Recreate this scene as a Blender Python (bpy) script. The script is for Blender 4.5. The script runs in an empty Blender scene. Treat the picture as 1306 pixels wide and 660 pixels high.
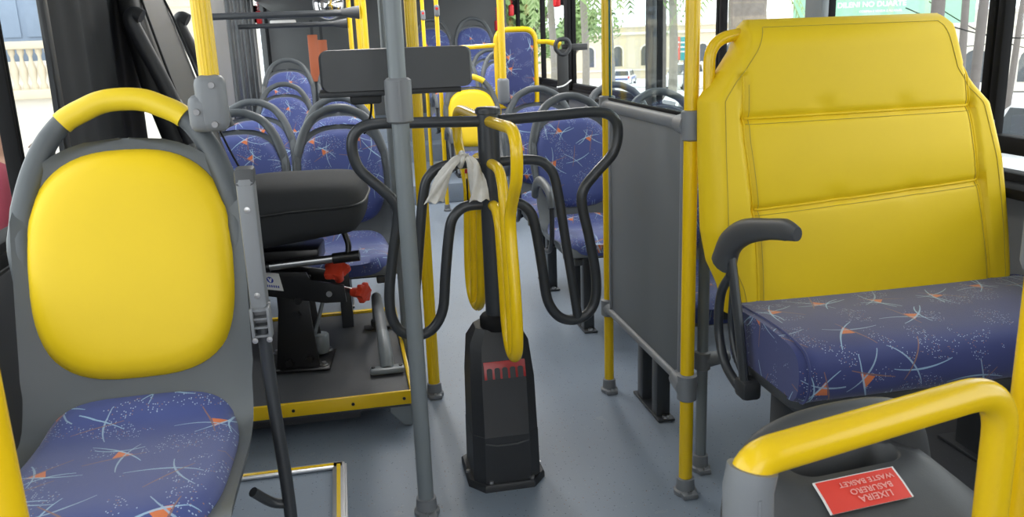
import bpy, bmesh, math, random
import numpy as np
from mathutils import Vector, Matrix
random.seed(7); rng = np.random.default_rng(7)
PI = math.pi
COL = bpy.context.scene.collection

# ------------------------------------------------------------------ camera
W, HH, F = 1306, 660, 1091.0
EYE = np.array([0, 0, 1.32])
_d = np.array([(430-653)/F, -(54-330)/F, -1]); _d /= np.linalg.norm(_d)
_z = -np.array([157/F, -4190/F, -1]); _z /= np.linalg.norm(_z)
_z -= _z.dot(_d)*_d; _z /= np.linalg.norm(_z)
ROT = np.array([np.cross(_d, _z), _d, _z])
def ray(px, py): return ROT @ np.array([(px-653)/F, -(py-330)/F, -1])
def atY(px, py, Y): r = ray(px, py); return EYE + r*Y/r[1]
def atX(px, py, x): r = ray(px, py); return EYE + r*x/r[0]
def atZ(px, py, z): r = ray(px, py); return EYE + r*(z-EYE[2])/r[2]
cam = bpy.data.cameras.new('camera'); camo = bpy.data.objects.new('camera', cam); COL.objects.link(camo)
M4 = Matrix.Identity(4)
for i in range(3):
    for j in range(3): M4[i][j] = float(ROT[i][j])
    M4[i][3] = float(EYE[i])
camo.matrix_world = M4
cam.sensor_fit = 'HORIZONTAL'; cam.sensor_width = 36; cam.lens = 36*F/W
cam.clip_start = .05; cam.clip_end = 500
cam.dof.use_dof = True; cam.dof.focus_distance = 2.3; cam.dof.aperture_fstop = 13
bpy.context.scene.camera = camo

# ------------------------------------------------------------------ materials
class NT:
    def __init__(s, mat):
        mat.use_nodes = True; s.t = mat.node_tree; s.n = s.t.nodes; s.l = s.t.links
        s.b = s.n.get('Principled BSDF')
    def put(s, sock, v):
        if isinstance(v, (int, float)): sock.default_value = v
        elif isinstance(v, (tuple, list)): sock.default_value = v
        else: s.l.new(v, sock)
    def m(s, op, a, b=None, c=None):
        n = s.n.new('ShaderNodeMath'); n.operation = op
        s.put(n.inputs[0], a)
        if b is not None: s.put(n.inputs[1], b)
        if c is not None: s.put(n.inputs[2], c)
        return n.outputs[0]
    def vm(s, op, a, b=None):
        n = s.n.new('ShaderNodeVectorMath'); n.operation = op
        s.put(n.inputs[0], a)
        if b is not None: s.put(n.inputs[3] if op == 'SCALE' else n.inputs[1], b)
        return n.outputs[0]
    def mix(s, f, a, b):
        n = s.n.new('ShaderNodeMix'); n.data_type = 'RGBA'
        s.put(n.inputs[0], f); s.put(n.inputs[6], a); s.put(n.inputs[7], b)
        return n.outputs[2]
    def coord(s, k='Object'): return s.n.new('ShaderNodeTexCoord').outputs[k]
    def noise(s, vec, scale, detail=3, rough=.5):
        n = s.n.new('ShaderNodeTexNoise'); s.put(n.inputs['Vector'], vec)
        n.inputs['Scale'].default_value = scale; n.inputs['Detail'].default_value = detail; n.inputs['Roughness'].default_value = rough
        return n.outputs['Fac']
    def vor(s, vec, scale=1.0, dims='3D', rnd=1.0):
        n = s.n.new('ShaderNodeTexVoronoi'); n.voronoi_dimensions = dims
        s.put(n.inputs['Vector'], vec); n.inputs['Scale'].default_value = scale; n.inputs['Randomness'].default_value = rnd
        return n
    def bump(s, h, strength=.2, dist=.002):
        n = s.n.new('ShaderNodeBump'); s.put(n.inputs['Height'], h)
        n.inputs['Strength'].default_value = strength; n.inputs['Distance'].default_value = dist
        s.l.new(n.outputs[0], s.b.inputs['Normal'])
    def base(s, c): s.put(s.b.inputs['Base Color'], c)
    def set(s, rough=.5, metal=0., spec=.5, coat=0.):
        s.b.inputs['Roughness'].default_value = rough; s.b.inputs['Metallic'].default_value = metal
        s.b.inputs['Specular IOR Level'].default_value = spec; s.b.inputs['Coat Weight'].default_value = coat
MATS = {}
def plain(name, c, rough=.5, metal=0., spec=.5, var=.12, vs=6., bump=0., bs=300., coat=0.):
    mat = bpy.data.materials.new(name); n = NT(mat); n.set(rough, metal, spec, coat)
    o = n.coord()
    f = n.noise(o, vs, 4)
    n.base(n.mix(f, tuple(x*(1-var) for x in c)+(1,), tuple(min(1, x*(1+var)) for x in c)+(1,)))
    if bump: n.bump(n.noise(o, bs, 2), bump, .001)
    MATS[name] = mat; return mat
plain('yellow_vinyl', (.81, .565, .010), .46, spec=.35, bump=.12, bs=500, var=.04)
plain('yellow_paint', (.84, .55, .008), .25, var=.04)
plain('yellow_plastic', (.83, .60, .02), .4, var=.04)
plain('thread', (.42, .32, .05), .8)
plain('seat_grey', (.074, .084, .093), .42, bump=.15, bs=700, var=.06)
plain('grey_paint', (.20, .225, .24), .35, var=.06)
plain('grey_plastic', (.19, .20, .215), .45, var=.06, bump=.1, bs=600)
plain('dark_plastic', (.055, .058, .063), .5, bump=.2, bs=500)
plain('dark_metal', (.038, .042, .048), .32, bump=.25, bs=420, var=.15)
plain('black_plastic', (.026, .028, .032), .5, bump=.3, bs=450)
plain('black_metal', (.012, .012, .013), .3)
plain('black_fabric', (.036, .038, .041), .85, bump=.5, bs=900, spec=.3)
plain('black_vinyl', (.015, .016, .018), .5, bump=.2, bs=500)
plain('black_rubber', (.010, .010, .011), .75, spec=.15)
plain('panel_grey', (.135, .145, .155), .5, bump=.2, bs=350, var=.05)
plain('wall_grey', (.22, .22, .22), .5, var=.06)
plain('rear_grey', (.10, .105, .11), .6, var=.06)
plain('ceiling_white', (.55, .56, .56), .5)
plain('steel', (.55, .55, .56), .3, metal=1.)
plain('dark_steel', (.22, .22, .23), .35, metal=1.)
plain('aluminium', (.62, .63, .64), .38, metal=1., var=.1, vs=40)
plain('red_plastic', (.62, .055, .025), .35)
plain('hammer_red', (.60, .015, .02), .35)
plain('orange_reflection', (.60, .17, .08), .45)  # tone of the orange reflections at the rear
plain('white_paper', (.78, .78, .78), .6)
plain('label_red', (.75, .05, .03), .5, var=.05)
plain('label_text', (.85, .40, .36), .5)
plain('ink_blue', (.03, .06, .40), .5)
plain('counter_red', (.36, .025, .025), .3)
plain('plastic_bag', (.62, .60, .56), .3, var=.15, vs=60, bump=.6, bs=60)
plain('mirror_chrome', (.7, .7, .72), .05, metal=1.)
plain('asphalt', (.62, .62, .61), .9, var=.15)
plain('sidewalk', (.68, .67, .65), .9, var=.12)
plain('stucco', (.64, .56, .43), .85, var=.08)
plain('stucco_white', (.72, .68, .61), .85)
plain('shutter_blue', (.24, .31, .42), .6)
plain('window_dark', (.08, .09, .10), .2)
plain('car_white', (.78, .78, .79), .25, coat=.5)
plain('car_silver', (.72, .73, .75), .25, coat=.5)
plain('tyre', (.02, .02, .02), .8)
plain('car_glass', (.05, .06, .07), .1)
plain('police_blue', (.05, .10, .35), .4)
plain('bark', (.24, .20, .17), .95, var=.35, vs=14, bump=.8, bs=40)
plain('palm_bark', (.28, .255, .22), .95, var=.25, vs=14, bump=.6, bs=40)
plain('leaf', (.24, .36, .13), .6, var=.3)
plain('palm_leaf', (.27, .37, .15), .55, var=.3)
plain('post_wood', (.17, .15, .14), .9, var=.2)
plain('banner_green', (.30, .58, .40), .5)
plain('teal_sign', (.04, .36, .38), .5)
plain('red_sign', (.62, .10, .09), .5)
plain('skin_tone', (.40, .22, .15), .55)
plain('hair_white', (.70, .69, .67), .7)
plain('hair_brown', (.10, .055, .035), .7)
plain('cloth_maroon', (.22, .025, .045), .85, var=.15)
plain('cloth_white', (.72, .71, .70), .85)
plain('cloth_blue', (.06, .10, .25), .85)
plain('cloth_dark', (.05, .05, .07), .85)

def mat_floor():
    mat = bpy.data.materials.new('floor_vinyl'); n = NT(mat); n.set(.42, 0, .4); o = n.coord()
    c = n.mix(n.noise(o, 3., 4), (.205, .248, .310, 1), (.240, .288, .355, 1))
    v = n.vor(o, 95.); d = n.m('LESS_THAN', v.outputs['Distance'], .17)
    sep = n.n.new('ShaderNodeSeparateColor'); n.l.new(v.outputs['Color'], sep.inputs[0])
    d1 = n.m('MULTIPLY', d, n.m('GREATER_THAN', sep.outputs[0], .62))
    c = n.mix(d1, c, n.mix(n.m('GREATER_THAN', sep.outputs[1], .7), (.05, .06, .08, 1), (.22, .12, .07, 1)))
    v2 = n.vor(o, 60.); d2 = n.m('MULTIPLY', n.m('LESS_THAN', v2.outputs['Distance'], .12), n.m('GREATER_THAN', n.noise(o, 33), .5))
    c = n.mix(d2, c, (.30, .34, .38, 1))
    c = n.mix(n.m('MULTIPLY', n.m('GREATER_THAN', n.noise(o, 7, 6, .65), .66), .25), c, (.34, .36, .38, 1))
    n.base(c); n.bump(n.noise(o, 250, 3), .25, .001)
    MATS['floor_vinyl'] = mat
mat_floor()
def mat_rubber():
    mat = bpy.data.materials.new('platform_rubber'); n = NT(mat); n.set(.55, 0, .35); o = n.coord()
    c = n.mix(n.noise(o, 5., 5, .6), (.060, .063, .070, 1), (.092, .096, .104, 1))
    d = n.m('MULTIPLY', n.m('LESS_THAN', n.vor(o, 70.).outputs['Distance'], .10), .5)
    n.base(n.mix(d, c, (.22, .24, .25, 1))); n.bump(n.noise(o, 300, 2), .3, .001)
    MATS['platform_rubber'] = mat
mat_rubber()
def mat_tiles():
    mat = bpy.data.materials.new('tactile_tiles'); n = NT(mat); n.set(.5, 0, .4); o = n.coord()
    br = n.n.new('ShaderNodeTexBrick'); n.l.new(o, br.inputs['Vector']); br.inputs['Scale'].default_value = 14
    br.inputs['Color1'].default_value = (.075, .08, .088, 1); br.inputs['Color2'].default_value = (.06, .065, .072, 1)
    br.inputs['Mortar'].default_value = (.02, .02, .022, 1); br.inputs['Mortar Size'].default_value = .03
    n.l.new(br.outputs['Color'], n.b.inputs['Base Color'])
    MATS['tactile_tiles'] = mat
mat_tiles()

def mat_fabric(name, base, base2, scale=8.3, uvrot=0.):
    mat = bpy.data.materials.new(name); n = NT(mat); n.set(.6, 0, .35); n.b.inputs['Sheen Weight'].default_value = .35; n.b.inputs['Sheen Roughness'].default_value = .45
    uv = n.coord('UV')
    oi = n.n.new('ShaderNodeObjectInfo')
    cx = n.n.new('ShaderNodeCombineXYZ'); n.put(cx.inputs[0], n.m('MULTIPLY', oi.outputs['Random'], 37.)); n.put(cx.inputs[1], n.m('MULTIPLY', oi.outputs['Random'], 91.))
    p = n.vm('ADD', n.vm('SCALE', uv, scale), cx.outputs[0])
    col = n.mix(n.noise(uv, 14, 3), base+(1,), base2+(1,))
    # speckles in drifts
    q = n.vm('ADD', n.vm('SCALE', uv, 260.), cx.outputs[0])
    v = n.vor(q, 1., '2D'); sp = n.n.new('ShaderNodeSeparateColor'); n.l.new(v.outputs['Color'], sp.inputs[0])
    drift = n.m('GREATER_THAN', n.noise(p, 1.6, 2), .53)
    dot = n.m('MULTIPLY', n.m('MULTIPLY', n.m('LESS_THAN', v.outputs['Distance'], .30), n.m('GREATER_THAN', sp.outputs[0], .76)), drift)
    col = n.mix(n.m('MULTIPLY', dot, .85), col, n.mix(n.m('GREATER_THAN', sp.outputs[1], .75), (.42, .52, .68, 1), (.30, .16, .12, 1)))
    for layer, (sc, off) in enumerate(((1., 0.), (.83, 5.37))):
        pp = n.vm('ADD', n.vm('SCALE', p, sc), (off, off*1.7, 0))
        v = n.vor(pp, 1., '2D', .75)
        loc = n.vm('SUBTRACT', pp, v.outputs['Position'])
        s = n.n.new('ShaderNodeSeparateXYZ'); n.l.new(loc, s.inputs[0]); lx, ly = s.outputs[0], s.outputs[1]
        cs = n.n.new('ShaderNodeSeparateColor'); n.l.new(v.outputs['Color'], cs.inputs[0]); r, g, b = cs.outputs[0], cs.outputs[1], cs.outputs[2]
        gate = n.m('GREATER_THAN', b, .10 if layer == 0 else .80)
        def rot(rv, k, c0):
            a = n.m('MULTIPLY_ADD', rv, k, c0); ca, sa = n.m('COSINE', a), n.m('SINE', a)
            x = n.m('ADD', n.m('MULTIPLY', lx, ca), n.m('MULTIPLY', ly, sa))
            y = n.m('SUBTRACT', n.m('MULTIPLY', ly, ca), n.m('MULTIPLY', lx, sa))
            return x, y
        # orange sail
        x, y = rot(g, 6.28, .4)
        tri = n.m('MULTIPLY', n.m('GREATER_THAN', y, -.095), n.m('LESS_THAN', y, n.m('MULTIPLY_ADD', n.m('ABSOLUTE', n.m('SUBTRACT', x, .015)), -1.5, .10)))
        tri = n.m('MULTIPLY', tri, n.m('MULTIPLY', gate, n.m('GREATER_THAN', r,      .28 if layer == 0 else .8)))
        col = n.mix(tri, col, (.62, .17, .06, 1))
        for k, c0, cur, off2, shx, L, w, colr in ((6.28, .4, .35, -.085, -.06, .46, .012, (.33, .50, .66, 1)), (6.28, 1.38, -.45, -.075, .10, .42, .011, (.30, .42, .56, 1)),
                                            (6.28, -.62, .10, .085, -.06, .36, .010, (.25, .13, .10, 1)), (6.28, 2.9, .9, .13, .05, .30, .010, (.36, .54, .70, 1))):
            x, y = rot(g, k, c0)
            x = n.m('SUBTRACT', x, shx)
            yy = n.m('ABSOLUTE', n.m('SUBTRACT', n.m('SUBTRACT', y, off2), n.m('MULTIPLY', n.m('MULTIPLY', x, x), cur)))
            taper = n.m('MULTIPLY_ADD', n.m('ABSOLUTE', x), -w*1.7, w*1.25)
            ln = n.m('MULTIPLY', n.m('LESS_THAN', yy, taper), n.m('LESS_THAN', n.m('ABSOLUTE', x), L))
            gg = gate if cur < .5 else n.m('MULTIPLY', gate, n.m('GREATER_THAN', r, .55))
            col = n.mix(n.m('MULTIPLY', n.m('MULTIPLY', ln, gg), .85), col, colr)
    n.base(col); n.bump(n.noise(uv, 900, 2), .2, .001)
    MATS[name] = mat
mat_fabric('fabric_blue', (.046, .066, .22), (.058, .082, .26), 7.2)
mat_fabric('fabric_bench', (.032, .042, .150), (.042, .054, .18), 6.2)

def mat_glass(name, tint=(.97, .99, .98), k=.06):
    mat = bpy.data.materials.new(name); mat.use_nodes = True; t = mat.node_tree; t.nodes.clear()
    out = t.nodes.new('ShaderNodeOutputMaterial'); tr = t.nodes.new('ShaderNodeBsdfTransparent'); gl = t.nodes.new('ShaderNodeBsdfGlossy')
    mx = t.nodes.new('ShaderNodeMixShader'); lw = t.nodes.new('ShaderNodeLayerWeight'); mu = t.nodes.new('ShaderNodeMath')
    tr.inputs[0].default_value = tint+(1,); gl.inputs['Roughness'].default_value = .02; lw.inputs['Blend'].default_value = .25
    mu.operation = 'MULTIPLY_ADD'; mu.inputs[1].default_value = .10; mu.inputs[2].default_value = k*.5
    t.links.new(lw.outputs['Fresnel'], mu.inputs[0]); t.links.new(mu.outputs[0], mx.inputs[0])
    t.links.new(tr.outputs[0], mx.inputs[1]); t.links.new(gl.outputs[0], mx.inputs[2]); t.links.new(mx.outputs[0], out.inputs[0])
    MATS[name] = mat
mat_glass('window_glass'); mat_glass('screen_glass', (.95, .985, .975), .06)
def mat_edge():
    plain('glass_edge', (.01, .10, .085), .2)
mat_edge()

# ------------------------------------------------------------------ mesh kit
def V(*a): return Vector(a)
class MB:
    def __init__(s): s.bm = bmesh.new(); s.uv = s.bm.loops.layers.uv.new('UVMap')
    def addgrid(s, pts, cu=False, cv=False, uvs=None, flip=False):
        """pts[i][j]; faces between successive rows; cv closes along j, cu along i"""
        R, Cc = len(pts), len(pts[0])
        vs = [[s.bm.verts.new(tuple(map(float, p))) for p in row] for row in pts]
        for i in range(R if cu else R-1):
            for j in range(Cc if cv else Cc-1):
                a, b, c, d = (i, j), (i, (j+1) % Cc), ((i+1) % R, (j+1) % Cc), ((i+1) % R, j)
                idx = [a, b, c, d] if not flip else [d, c, b, a]
                try: f = s.bm.faces.new([vs[k[0]][k[1]] for k in idx])
                except ValueError: continue
                if uvs is not None:
                    for lp, k in zip(f.loops, idx): lp[s.uv].uv = uvs[k[0]][k[1]]
        return vs
    def cap(s, ring, flip=False, uvs=None):
        try: f = s.bm.faces.new(ring if not flip else ring[::-1])
        except ValueError: return
        if uvs is not None:
            for lp, u in zip(f.loops, uvs if not flip else uvs[::-1]): lp[s.uv].uv = u
    def box(s, c, size, rot=None, bev=0., seg=2):
        r = bmesh.ops.create_cube(s.bm, size=1.)
        vs = r['verts']
        bmesh.ops.scale(s.bm, vec=size, verts=vs)
        if bev > 0:
            es = list({e for v in vs for e in v.link_edges})
            g = bmesh.ops.bevel(s.bm, geom=vs+es, offset=min(bev, min(size)*.49), segments=seg, profile=.5, affect='EDGES')
            vs = list({v for f in g['faces'] for v in f.verts} | {v for v in g['verts']})
            # collect the full island
            st = list(vs); seen = set(st)
            while st:
                v = st.pop()
                for e in v.link_edges:
                    o = e.other_vert(v)
                    if o not in seen: seen.add(o); st.append(o)
            vs = list(seen)
        if rot is not None: bmesh.ops.rotate(s.bm, cent=(0, 0, 0), matrix=rot.to_3x3() if isinstance(rot, Matrix) else rot, verts=vs)
        bmesh.ops.translate(s.bm, vec=c, verts=vs)
        return s
    def bar(s, a, b, w, h, bev=.003, up=(0, 0, 1)):
        """rectangular bar from a to b: w across, h along up"""
        a, b = Vector(a), Vector(b); d = (b-a); L = d.length; d.normalize()
        u = Vector(up); x = d.cross(u); 
        if x.length < 1e-4: x = d.cross(Vector((0, 1, 0)))
        x.normalize(); z = x.cross(d)
        m = Matrix((x, d, z)).transposed()
        return s.box((a+b)/2, (w, L, h), m, bev)
    def tube(s, path, r, seg=14, closed=False, flat=None, caps=True):
        P = [Vector(tuple(map(float, p))) for p in path]; n = len(P)
        T = []
        for i in range(n):
            if closed: t = P[(i+1) % n]-P[i-1]
            else: t = P[min(i+1, n-1)]-P[max(i-1, 0)]
            T.append(t.normalized())
        ref = Vector((0, 0, 1)) if abs(T[0].z) < .9 else Vector((0, 1, 0))
        N = (ref-T[0]*ref.dot(T[0])).normalized()
        rows = []
        rad = r if hasattr(r, '__len__') else [r]*n
        for i in range(n):
            if i: 
                N = N-T[i]*N.dot(T[i]); N.normalize()
            if flat is not None:      # fixed frame: flat=(axis, ra, rb); ra along axis
                A = Vector(flat[0]); A = (A-T[i]*A.dot(T[i])).normalized(); B = T[i].cross(A)
                rows.append([P[i]+A*(math.cos(2*PI*k/seg)*flat[1]*rad[i])+B*(math.sin(2*PI*k/seg)*flat[2]*rad[i]) for k in range(seg)])
            else:
                B = T[i].cross(N)
                rows.append([P[i]+N*(math.cos(2*PI*k/seg)*rad[i])+B*(math.sin(2*PI*k/seg)*rad[i]) for k in range(seg)])
        vs = s.addgrid(rows, cu=closed, cv=True)
        if caps and not closed: s.cap(vs[0], True); s.cap(vs[-1])
        return s
    def cyl(s, a, b, r, seg=18, r2=None): return s.tube([a, b], [r, r if r2 is None else r2], seg)
    def lathe(s, prof, c=(0, 0, 0), seg=24, axis='z', scale=(1, 1)):
        rows = []
        for (r, h) in prof:
            row = []
            for k in range(seg):
                a = 2*PI*k/seg; u, v = r*math.cos(a)*scale[0], r*math.sin(a)*scale[1]
                p = {'z': (u, v, h), 'y': (u, h, v), 'x': (h, u, v)}[axis]
                row.append((p[0]+c[0], p[1]+c[1], p[2]+c[2]))
            rows.append(row)
        vs = s.addgrid(rows, cv=True); s.cap(vs[0], True); s.cap(vs[-1]); return s
    def prism(s, out, m, t, bev=0.):
        """outline (2D) in the xy plane of matrix m, extruded t along its z"""
        n = len(out); a = [s.bm.verts.new(m @ Vector((p[0], p[1], 0))) for p in out]; b = [s.bm.verts.new(m @ Vector((p[0], p[1], t))) for p in out]
        fs = []
        fs.append(s.bm.faces.new(a[::-1])); fs.append(s.bm.faces.new(b))
        for i in range(n): fs.append(s.bm.faces.new([a[i], a[(i+1) % n], b[(i+1) % n], b[i]]))
        if bev > 0:
            es = [e for e in fs[0].edges]+[e for e in fs[1].edges]
            bmesh.ops.bevel(s.bm, geom=es, offset=bev, segments=2, profile=.5, affect='EDGES')
        return s
    def loft(s, rings, cap0=True, cap1=True):
        vs = s.addgrid(rings, cv=True)
        if cap0: s.cap(vs[0], True)
        if cap1: s.cap(vs[-1])
        return s
    def split(s, name, mat, parent=None, angle=40):
        """every loose piece as a part of its own"""
        bmesh.ops.recalc_face_normals(s.bm, faces=s.bm.faces); todo = set(s.bm.verts); out = []
        while todo:
            st = [todo.pop()]; isl = set(st)
            while st:
                v = st.pop()
                for e in v.link_edges:
                    o = e.other_vert(v)
                    if o not in isl: isl.add(o); todo.discard(o); st.append(o)
            q = MB(); mp = {v: q.bm.verts.new(v.co) for v in isl}
            for f in {f for v in isl for f in v.link_faces}: q.bm.faces.new([mp[v] for v in f.verts])
            out.append(q.build(name, mat, parent, angle))
        s.bm.free(); return out
    def build(s, name, mat, parent=None, angle=40, loc=None):
        bmesh.ops.recalc_face_normals(s.bm, faces=s.bm.faces)
        me = bpy.data.meshes.new(name); s.bm.to_mesh(me); s.bm.free()
        me.materials.append(MATS[mat])
        for p in me.polygons: p.use_smooth = True
        me.set_sharp_from_angle(angle=math.radians(angle))
        o = bpy.data.objects.new(name, me); COL.objects.link(o)
        if parent is not None: o.parent = parent
        if loc is not None: o.location = loc
        return o
def fillet(pts, r, n=6):
    P = [Vector(tuple(map(float, p))) for p in pts]; out = [P[0]]
    rr = r if hasattr(r, '__len__') else [r]*len(P)
    for i in range(1, len(P)-1):
        a, b, c = P[i-1], P[i], P[i+1]; d1, d2 = (a-b), (c-b)
        l = min(rr[i], d1.length*.49, d2.length*.49); p, q = b+d1.normalized()*l, b+d2.normalized()*l
        for k in range(n+1):
            t = k/n; out.append(p*(1-t)**2+b*2*t*(1-t)+q*t*t)
    out.append(P[-1]); return out
def catmull(pts, n=6, closed=False):
    P = [np.array(p, float) for p in pts]; out = []; N = len(P)
    for i in range(N if closed else N-1):
        if closed: p0, p1, p2, p3 = P[i-1], P[i], P[(i+1) % N], P[(i+2) % N]
        else: p0, p1, p2, p3 = P[max(i-1, 0)], P[i], P[i+1], P[min(i+2, N-1)]
        for k in range(n):
            t = k/n
            out.append(.5*((2*p1)+(-p0+p2)*t+(2*p0-5*p1+4*p2-p3)*t*t+(-p0+3*p1-3*p2+p3)*t**3))
    if not closed: out.append(P[-1])
    return out
def rrect(w, d, r, n=6, c=(0, 0)):
    out = []
    for (sx, sy, a0) in ((1, 1, 0), (-1, 1, PI/2), (-1, -1, PI), (1, -1, 1.5*PI)):
        for k in range(n+1):
            a = a0+PI/2*k/n; out.append((c[0]+sx*(w/2-r)+r*math.cos(a), c[1]+sy*(d/2-r)+r*math.sin(a)))
    return out
def tag(o, label=None, cat=None, group=None, kind=None):
    if label: o['label'] = label
    if cat: o['category'] = cat
    if group: o['group'] = group
    if kind: o['kind'] = kind
    return o
def empty(name, loc=(0, 0, 0), rz=0.):
    o = bpy.data.objects.new(name, None); COL.objects.link(o); o.location = loc; o.rotation_euler = (0, 0, rz); o.empty_display_size = .1
    return o
def kids(o): return [c for c in bpy.data.objects if c.parent == o]
def copy_tree(o, parent=None):
    c = o.copy(); COL.objects.link(c)
    if parent is not None: c.parent = parent
    for ch in kids(o): copy_tree(ch, c)
    return c
def text_mesh(name, body, size, mat, parent, matrix, ext=.0004, bold=0.):
    cu = bpy.data.curves.new(name, 'FONT'); cu.body = body; cu.size = size; cu.extrude = ext; cu.align_x = 'CENTER'; cu.align_y = 'CENTER'; cu.offset = bold
    t = bpy.data.objects.new('tmp', cu); COL.objects.link(t); bpy.context.view_layer.update()
    me = bpy.data.meshes.new_from_object(t.evaluated_get(bpy.context.evaluated_depsgraph_get()))
    bpy.data.objects.remove(t); bpy.data.curves.remove(cu)
    me.name = name; me.materials.clear(); me.materials.append(MATS[mat]); me.transform(matrix)
    o = bpy.data.objects.new(name, me); COL.objects.link(o); o.parent = parent; return o
def structure(o): o['kind'] = 'structure'; return o

XL, XR, YF, YB, ZC = -.73, 1.86, -1.35, 10.2, 2.12    # the shell of the bus
# ------------------------------------------------------------------ setting
m = MB(); m.box(((XL+XR)/2, (YF+YB)/2, -.03), (XR-XL+.2, YB-YF, .06)); structure(m.build('floor', 'floor_vinyl'))
m = MB(); m.box(((XL+XR)/2, (YF+YB)/2, ZC+.03), (XR-XL+.2, YB-YF, .06)); structure(m.build('ceiling', 'ceiling_white'))
# side walls below the windows (left broken by the double door)
m = MB(); m.box((XL-.03, (YF+6.15)/2, .42), (.06, 6.15-YF, .96)); m.box((XL-.03, (8.18+YB)/2, .42), (.06, YB-8.18, .96))
m.box((XL-.03, (YF+YB)/2, 2.02), (.06, YB-YF, .2)); structure(m.build('wall_left', 'wall_grey'))
m = MB(); m.box((XR+.03, (YF+YB)/2, .40), (.06, YB-YF, .90)); m.box((XR+.03, (YF+YB)/2, 2.02), (.06, YB-YF, .2)); structure(m.build('wall_right', 'wall_grey'))
m = MB(); m.box(((XL+XR)/2, YB+.03, 1.06), (XR-XL+.2, .06, 2.2)); structure(m.build('wall_rear', 'rear_grey'))
m = MB(); m.box(((XL+XR)/2, YF-.03, .25), (XR-XL+.2, .06, .62)); structure(m.build('wall_front', 'wall_grey'))
m = MB(); m.box((1.30, -.45, 1.06), (1.10, .05, 2.1), bev=.01); structure(m.build('wall_light_block', 'wall_grey'))  # unseen wall added to keep windscreen light off the wide bench
# solid left body panels between windows and door
m = MB(); m.box((XL-.02, 5.80, 1.41), (.08, .68, 1.02), bev=.01); structure(m.build('pillar_left_1', 'wall_grey'))
m = MB(); m.box((XL-.02, 8.27, 1.41), (.08, .12, 1.02), bev=.01); structure(m.build('pillar_left_2', 'wall_grey'))
# rear steps
for i, (y, z) in enumerate(((6.95, .16), (8.35, .32), (8.75, .48))):
    m = MB(); m.box(((XL+XR)/2, (y+YB)/2, z/2), (XR-XL-.02, YB-y-.01, z-.002), bev=.004)
    st = structure(m.build('floor_step_%d' % (i+1), 'floor_vinyl'))
# windows: black framed bays, each frame with its pane
def window(n, x, y0, y1, z0, z1, rail=None, fw=.030, side=1):
    m = MB()
    for (a, b) in ((y0, y0+fw), (y1-fw, y1)): m.box((x, (a+b)/2, (z0+z1)/2), (.036, fw, z1-z0), bev=.005)
    m.box((x, (y0+y1)/2, z0+.02), (.06, y1-y0, .04), bev=.006); m.box((x, (y0+y1)/2, z1-.02), (.06, y1-y0, .04), bev=.006)
    if rail: m.box((x, (y0+y1)/2, rail), (.05, y1-y0-.04, .05), bev=.006)
    w = m.build('window_%d' % n, 'black_rubber'); structure(w)
    p = MB(); p.box((x+.01*side, (y0+y1)/2, (z0+z1)/2), (.006, y1-y0-fw*1.2, z1-z0-.03)); p.build('pane', 'window_glass', w)
ys = [.75, 2.235, 3.16, 4.12, 5.0, 6.94, 8.0, 9.13, 10.15]
for i in range(len(ys)-1): window(i+1, XR+.02, ys[i]+.004, ys[i+1]-.004, .85, 1.93, rail=.965 if i < 2 else (.90 if i > 3 else None))
window(9, XR+.02, -1.3, .746, .85, 1.93)
for i, (a, b) in enumerate(((-1.3, .9), (.904, 2.150), (2.154, 5.45))): window(10+i, XL-.02, a, b, .90, 1.93, fw=.014, side=-1)
window(13, XL-.02, 8.34, 10.15, .90, 1.93, side=-1)
# grey inner pillar covers on the right wall
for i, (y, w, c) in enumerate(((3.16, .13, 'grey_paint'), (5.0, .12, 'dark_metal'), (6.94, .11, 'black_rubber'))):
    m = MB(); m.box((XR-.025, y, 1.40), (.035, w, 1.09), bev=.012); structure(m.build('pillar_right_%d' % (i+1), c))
m = MB(); m.box((XR-.05, (YF+YB)/2, .855), (.10, YB-YF-.1, .03), bev=.008); structure(m.build('trim_right', 'black_rubber'))
m = MB(); m.box((XL+.008, (YF+5.2)/2, .905), (.014, 5.1-YF, .03), bev=.004); structure(m.build('trim_left', 'black_rubber'))
m = MB(); m.box((XL+.006, (YF+2.75)/2, .55), (.012, 2.75-YF, .66), bev=.003); structure(m.build('trim_left_lining', 'black_plastic'))
# double leaf door on the left
d = tag(empty('door_1', (XL-.01, 7.16, 0)), kind='structure')
for k in (-1, 1):
    for j in (-1, 1):
        m = MB(); yc = k*.5+j*.245
        m.tube([(0, yc+a, z) for a, z in catmull([(-.17, .35), (-.17, 1.1), (-.17, 1.70), (-.12, 1.78), (.12, 1.78), (.17, 1.70), (.17, 1.1), (.17, .35), (.12, .27), (-.12, .27)], 5, True)], .022, 8, closed=True)
        for (a, b, zc, h) in ((-.235, -.18, 1., 2.), (.18, .235, 1., 2.)): m.box(((0), yc+(a+b)/2, zc), (.035, b-a, h), bev=.006)
        m.box((0, yc, .14), (.035, .47, .27), bev=.006); m.box((0, yc, 1.89), (.035, .47, .22), bev=.006)
        lf = m.build('door_leaf', 'dark_metal', d)
        p = MB(); p.box((0, yc, 1.03), (.006, .34, 1.5)); p.build('pane', 'window_glass', lf)
# low dark duct over the rear seats
m = MB(); m.prism([(7.4, 1.86), (7.7, 1.70), (10.15, 1.66), (10.15, 2.11), (7.4, 2.11)], Matrix(((0, 0, 1, XL+.05), (1, 0, 0, 0), (0, 1, 0, 0), (0, 0, 0, 1))), .80, .01)
structure(m.build('ceiling_duct', 'rear_grey'))

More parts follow.
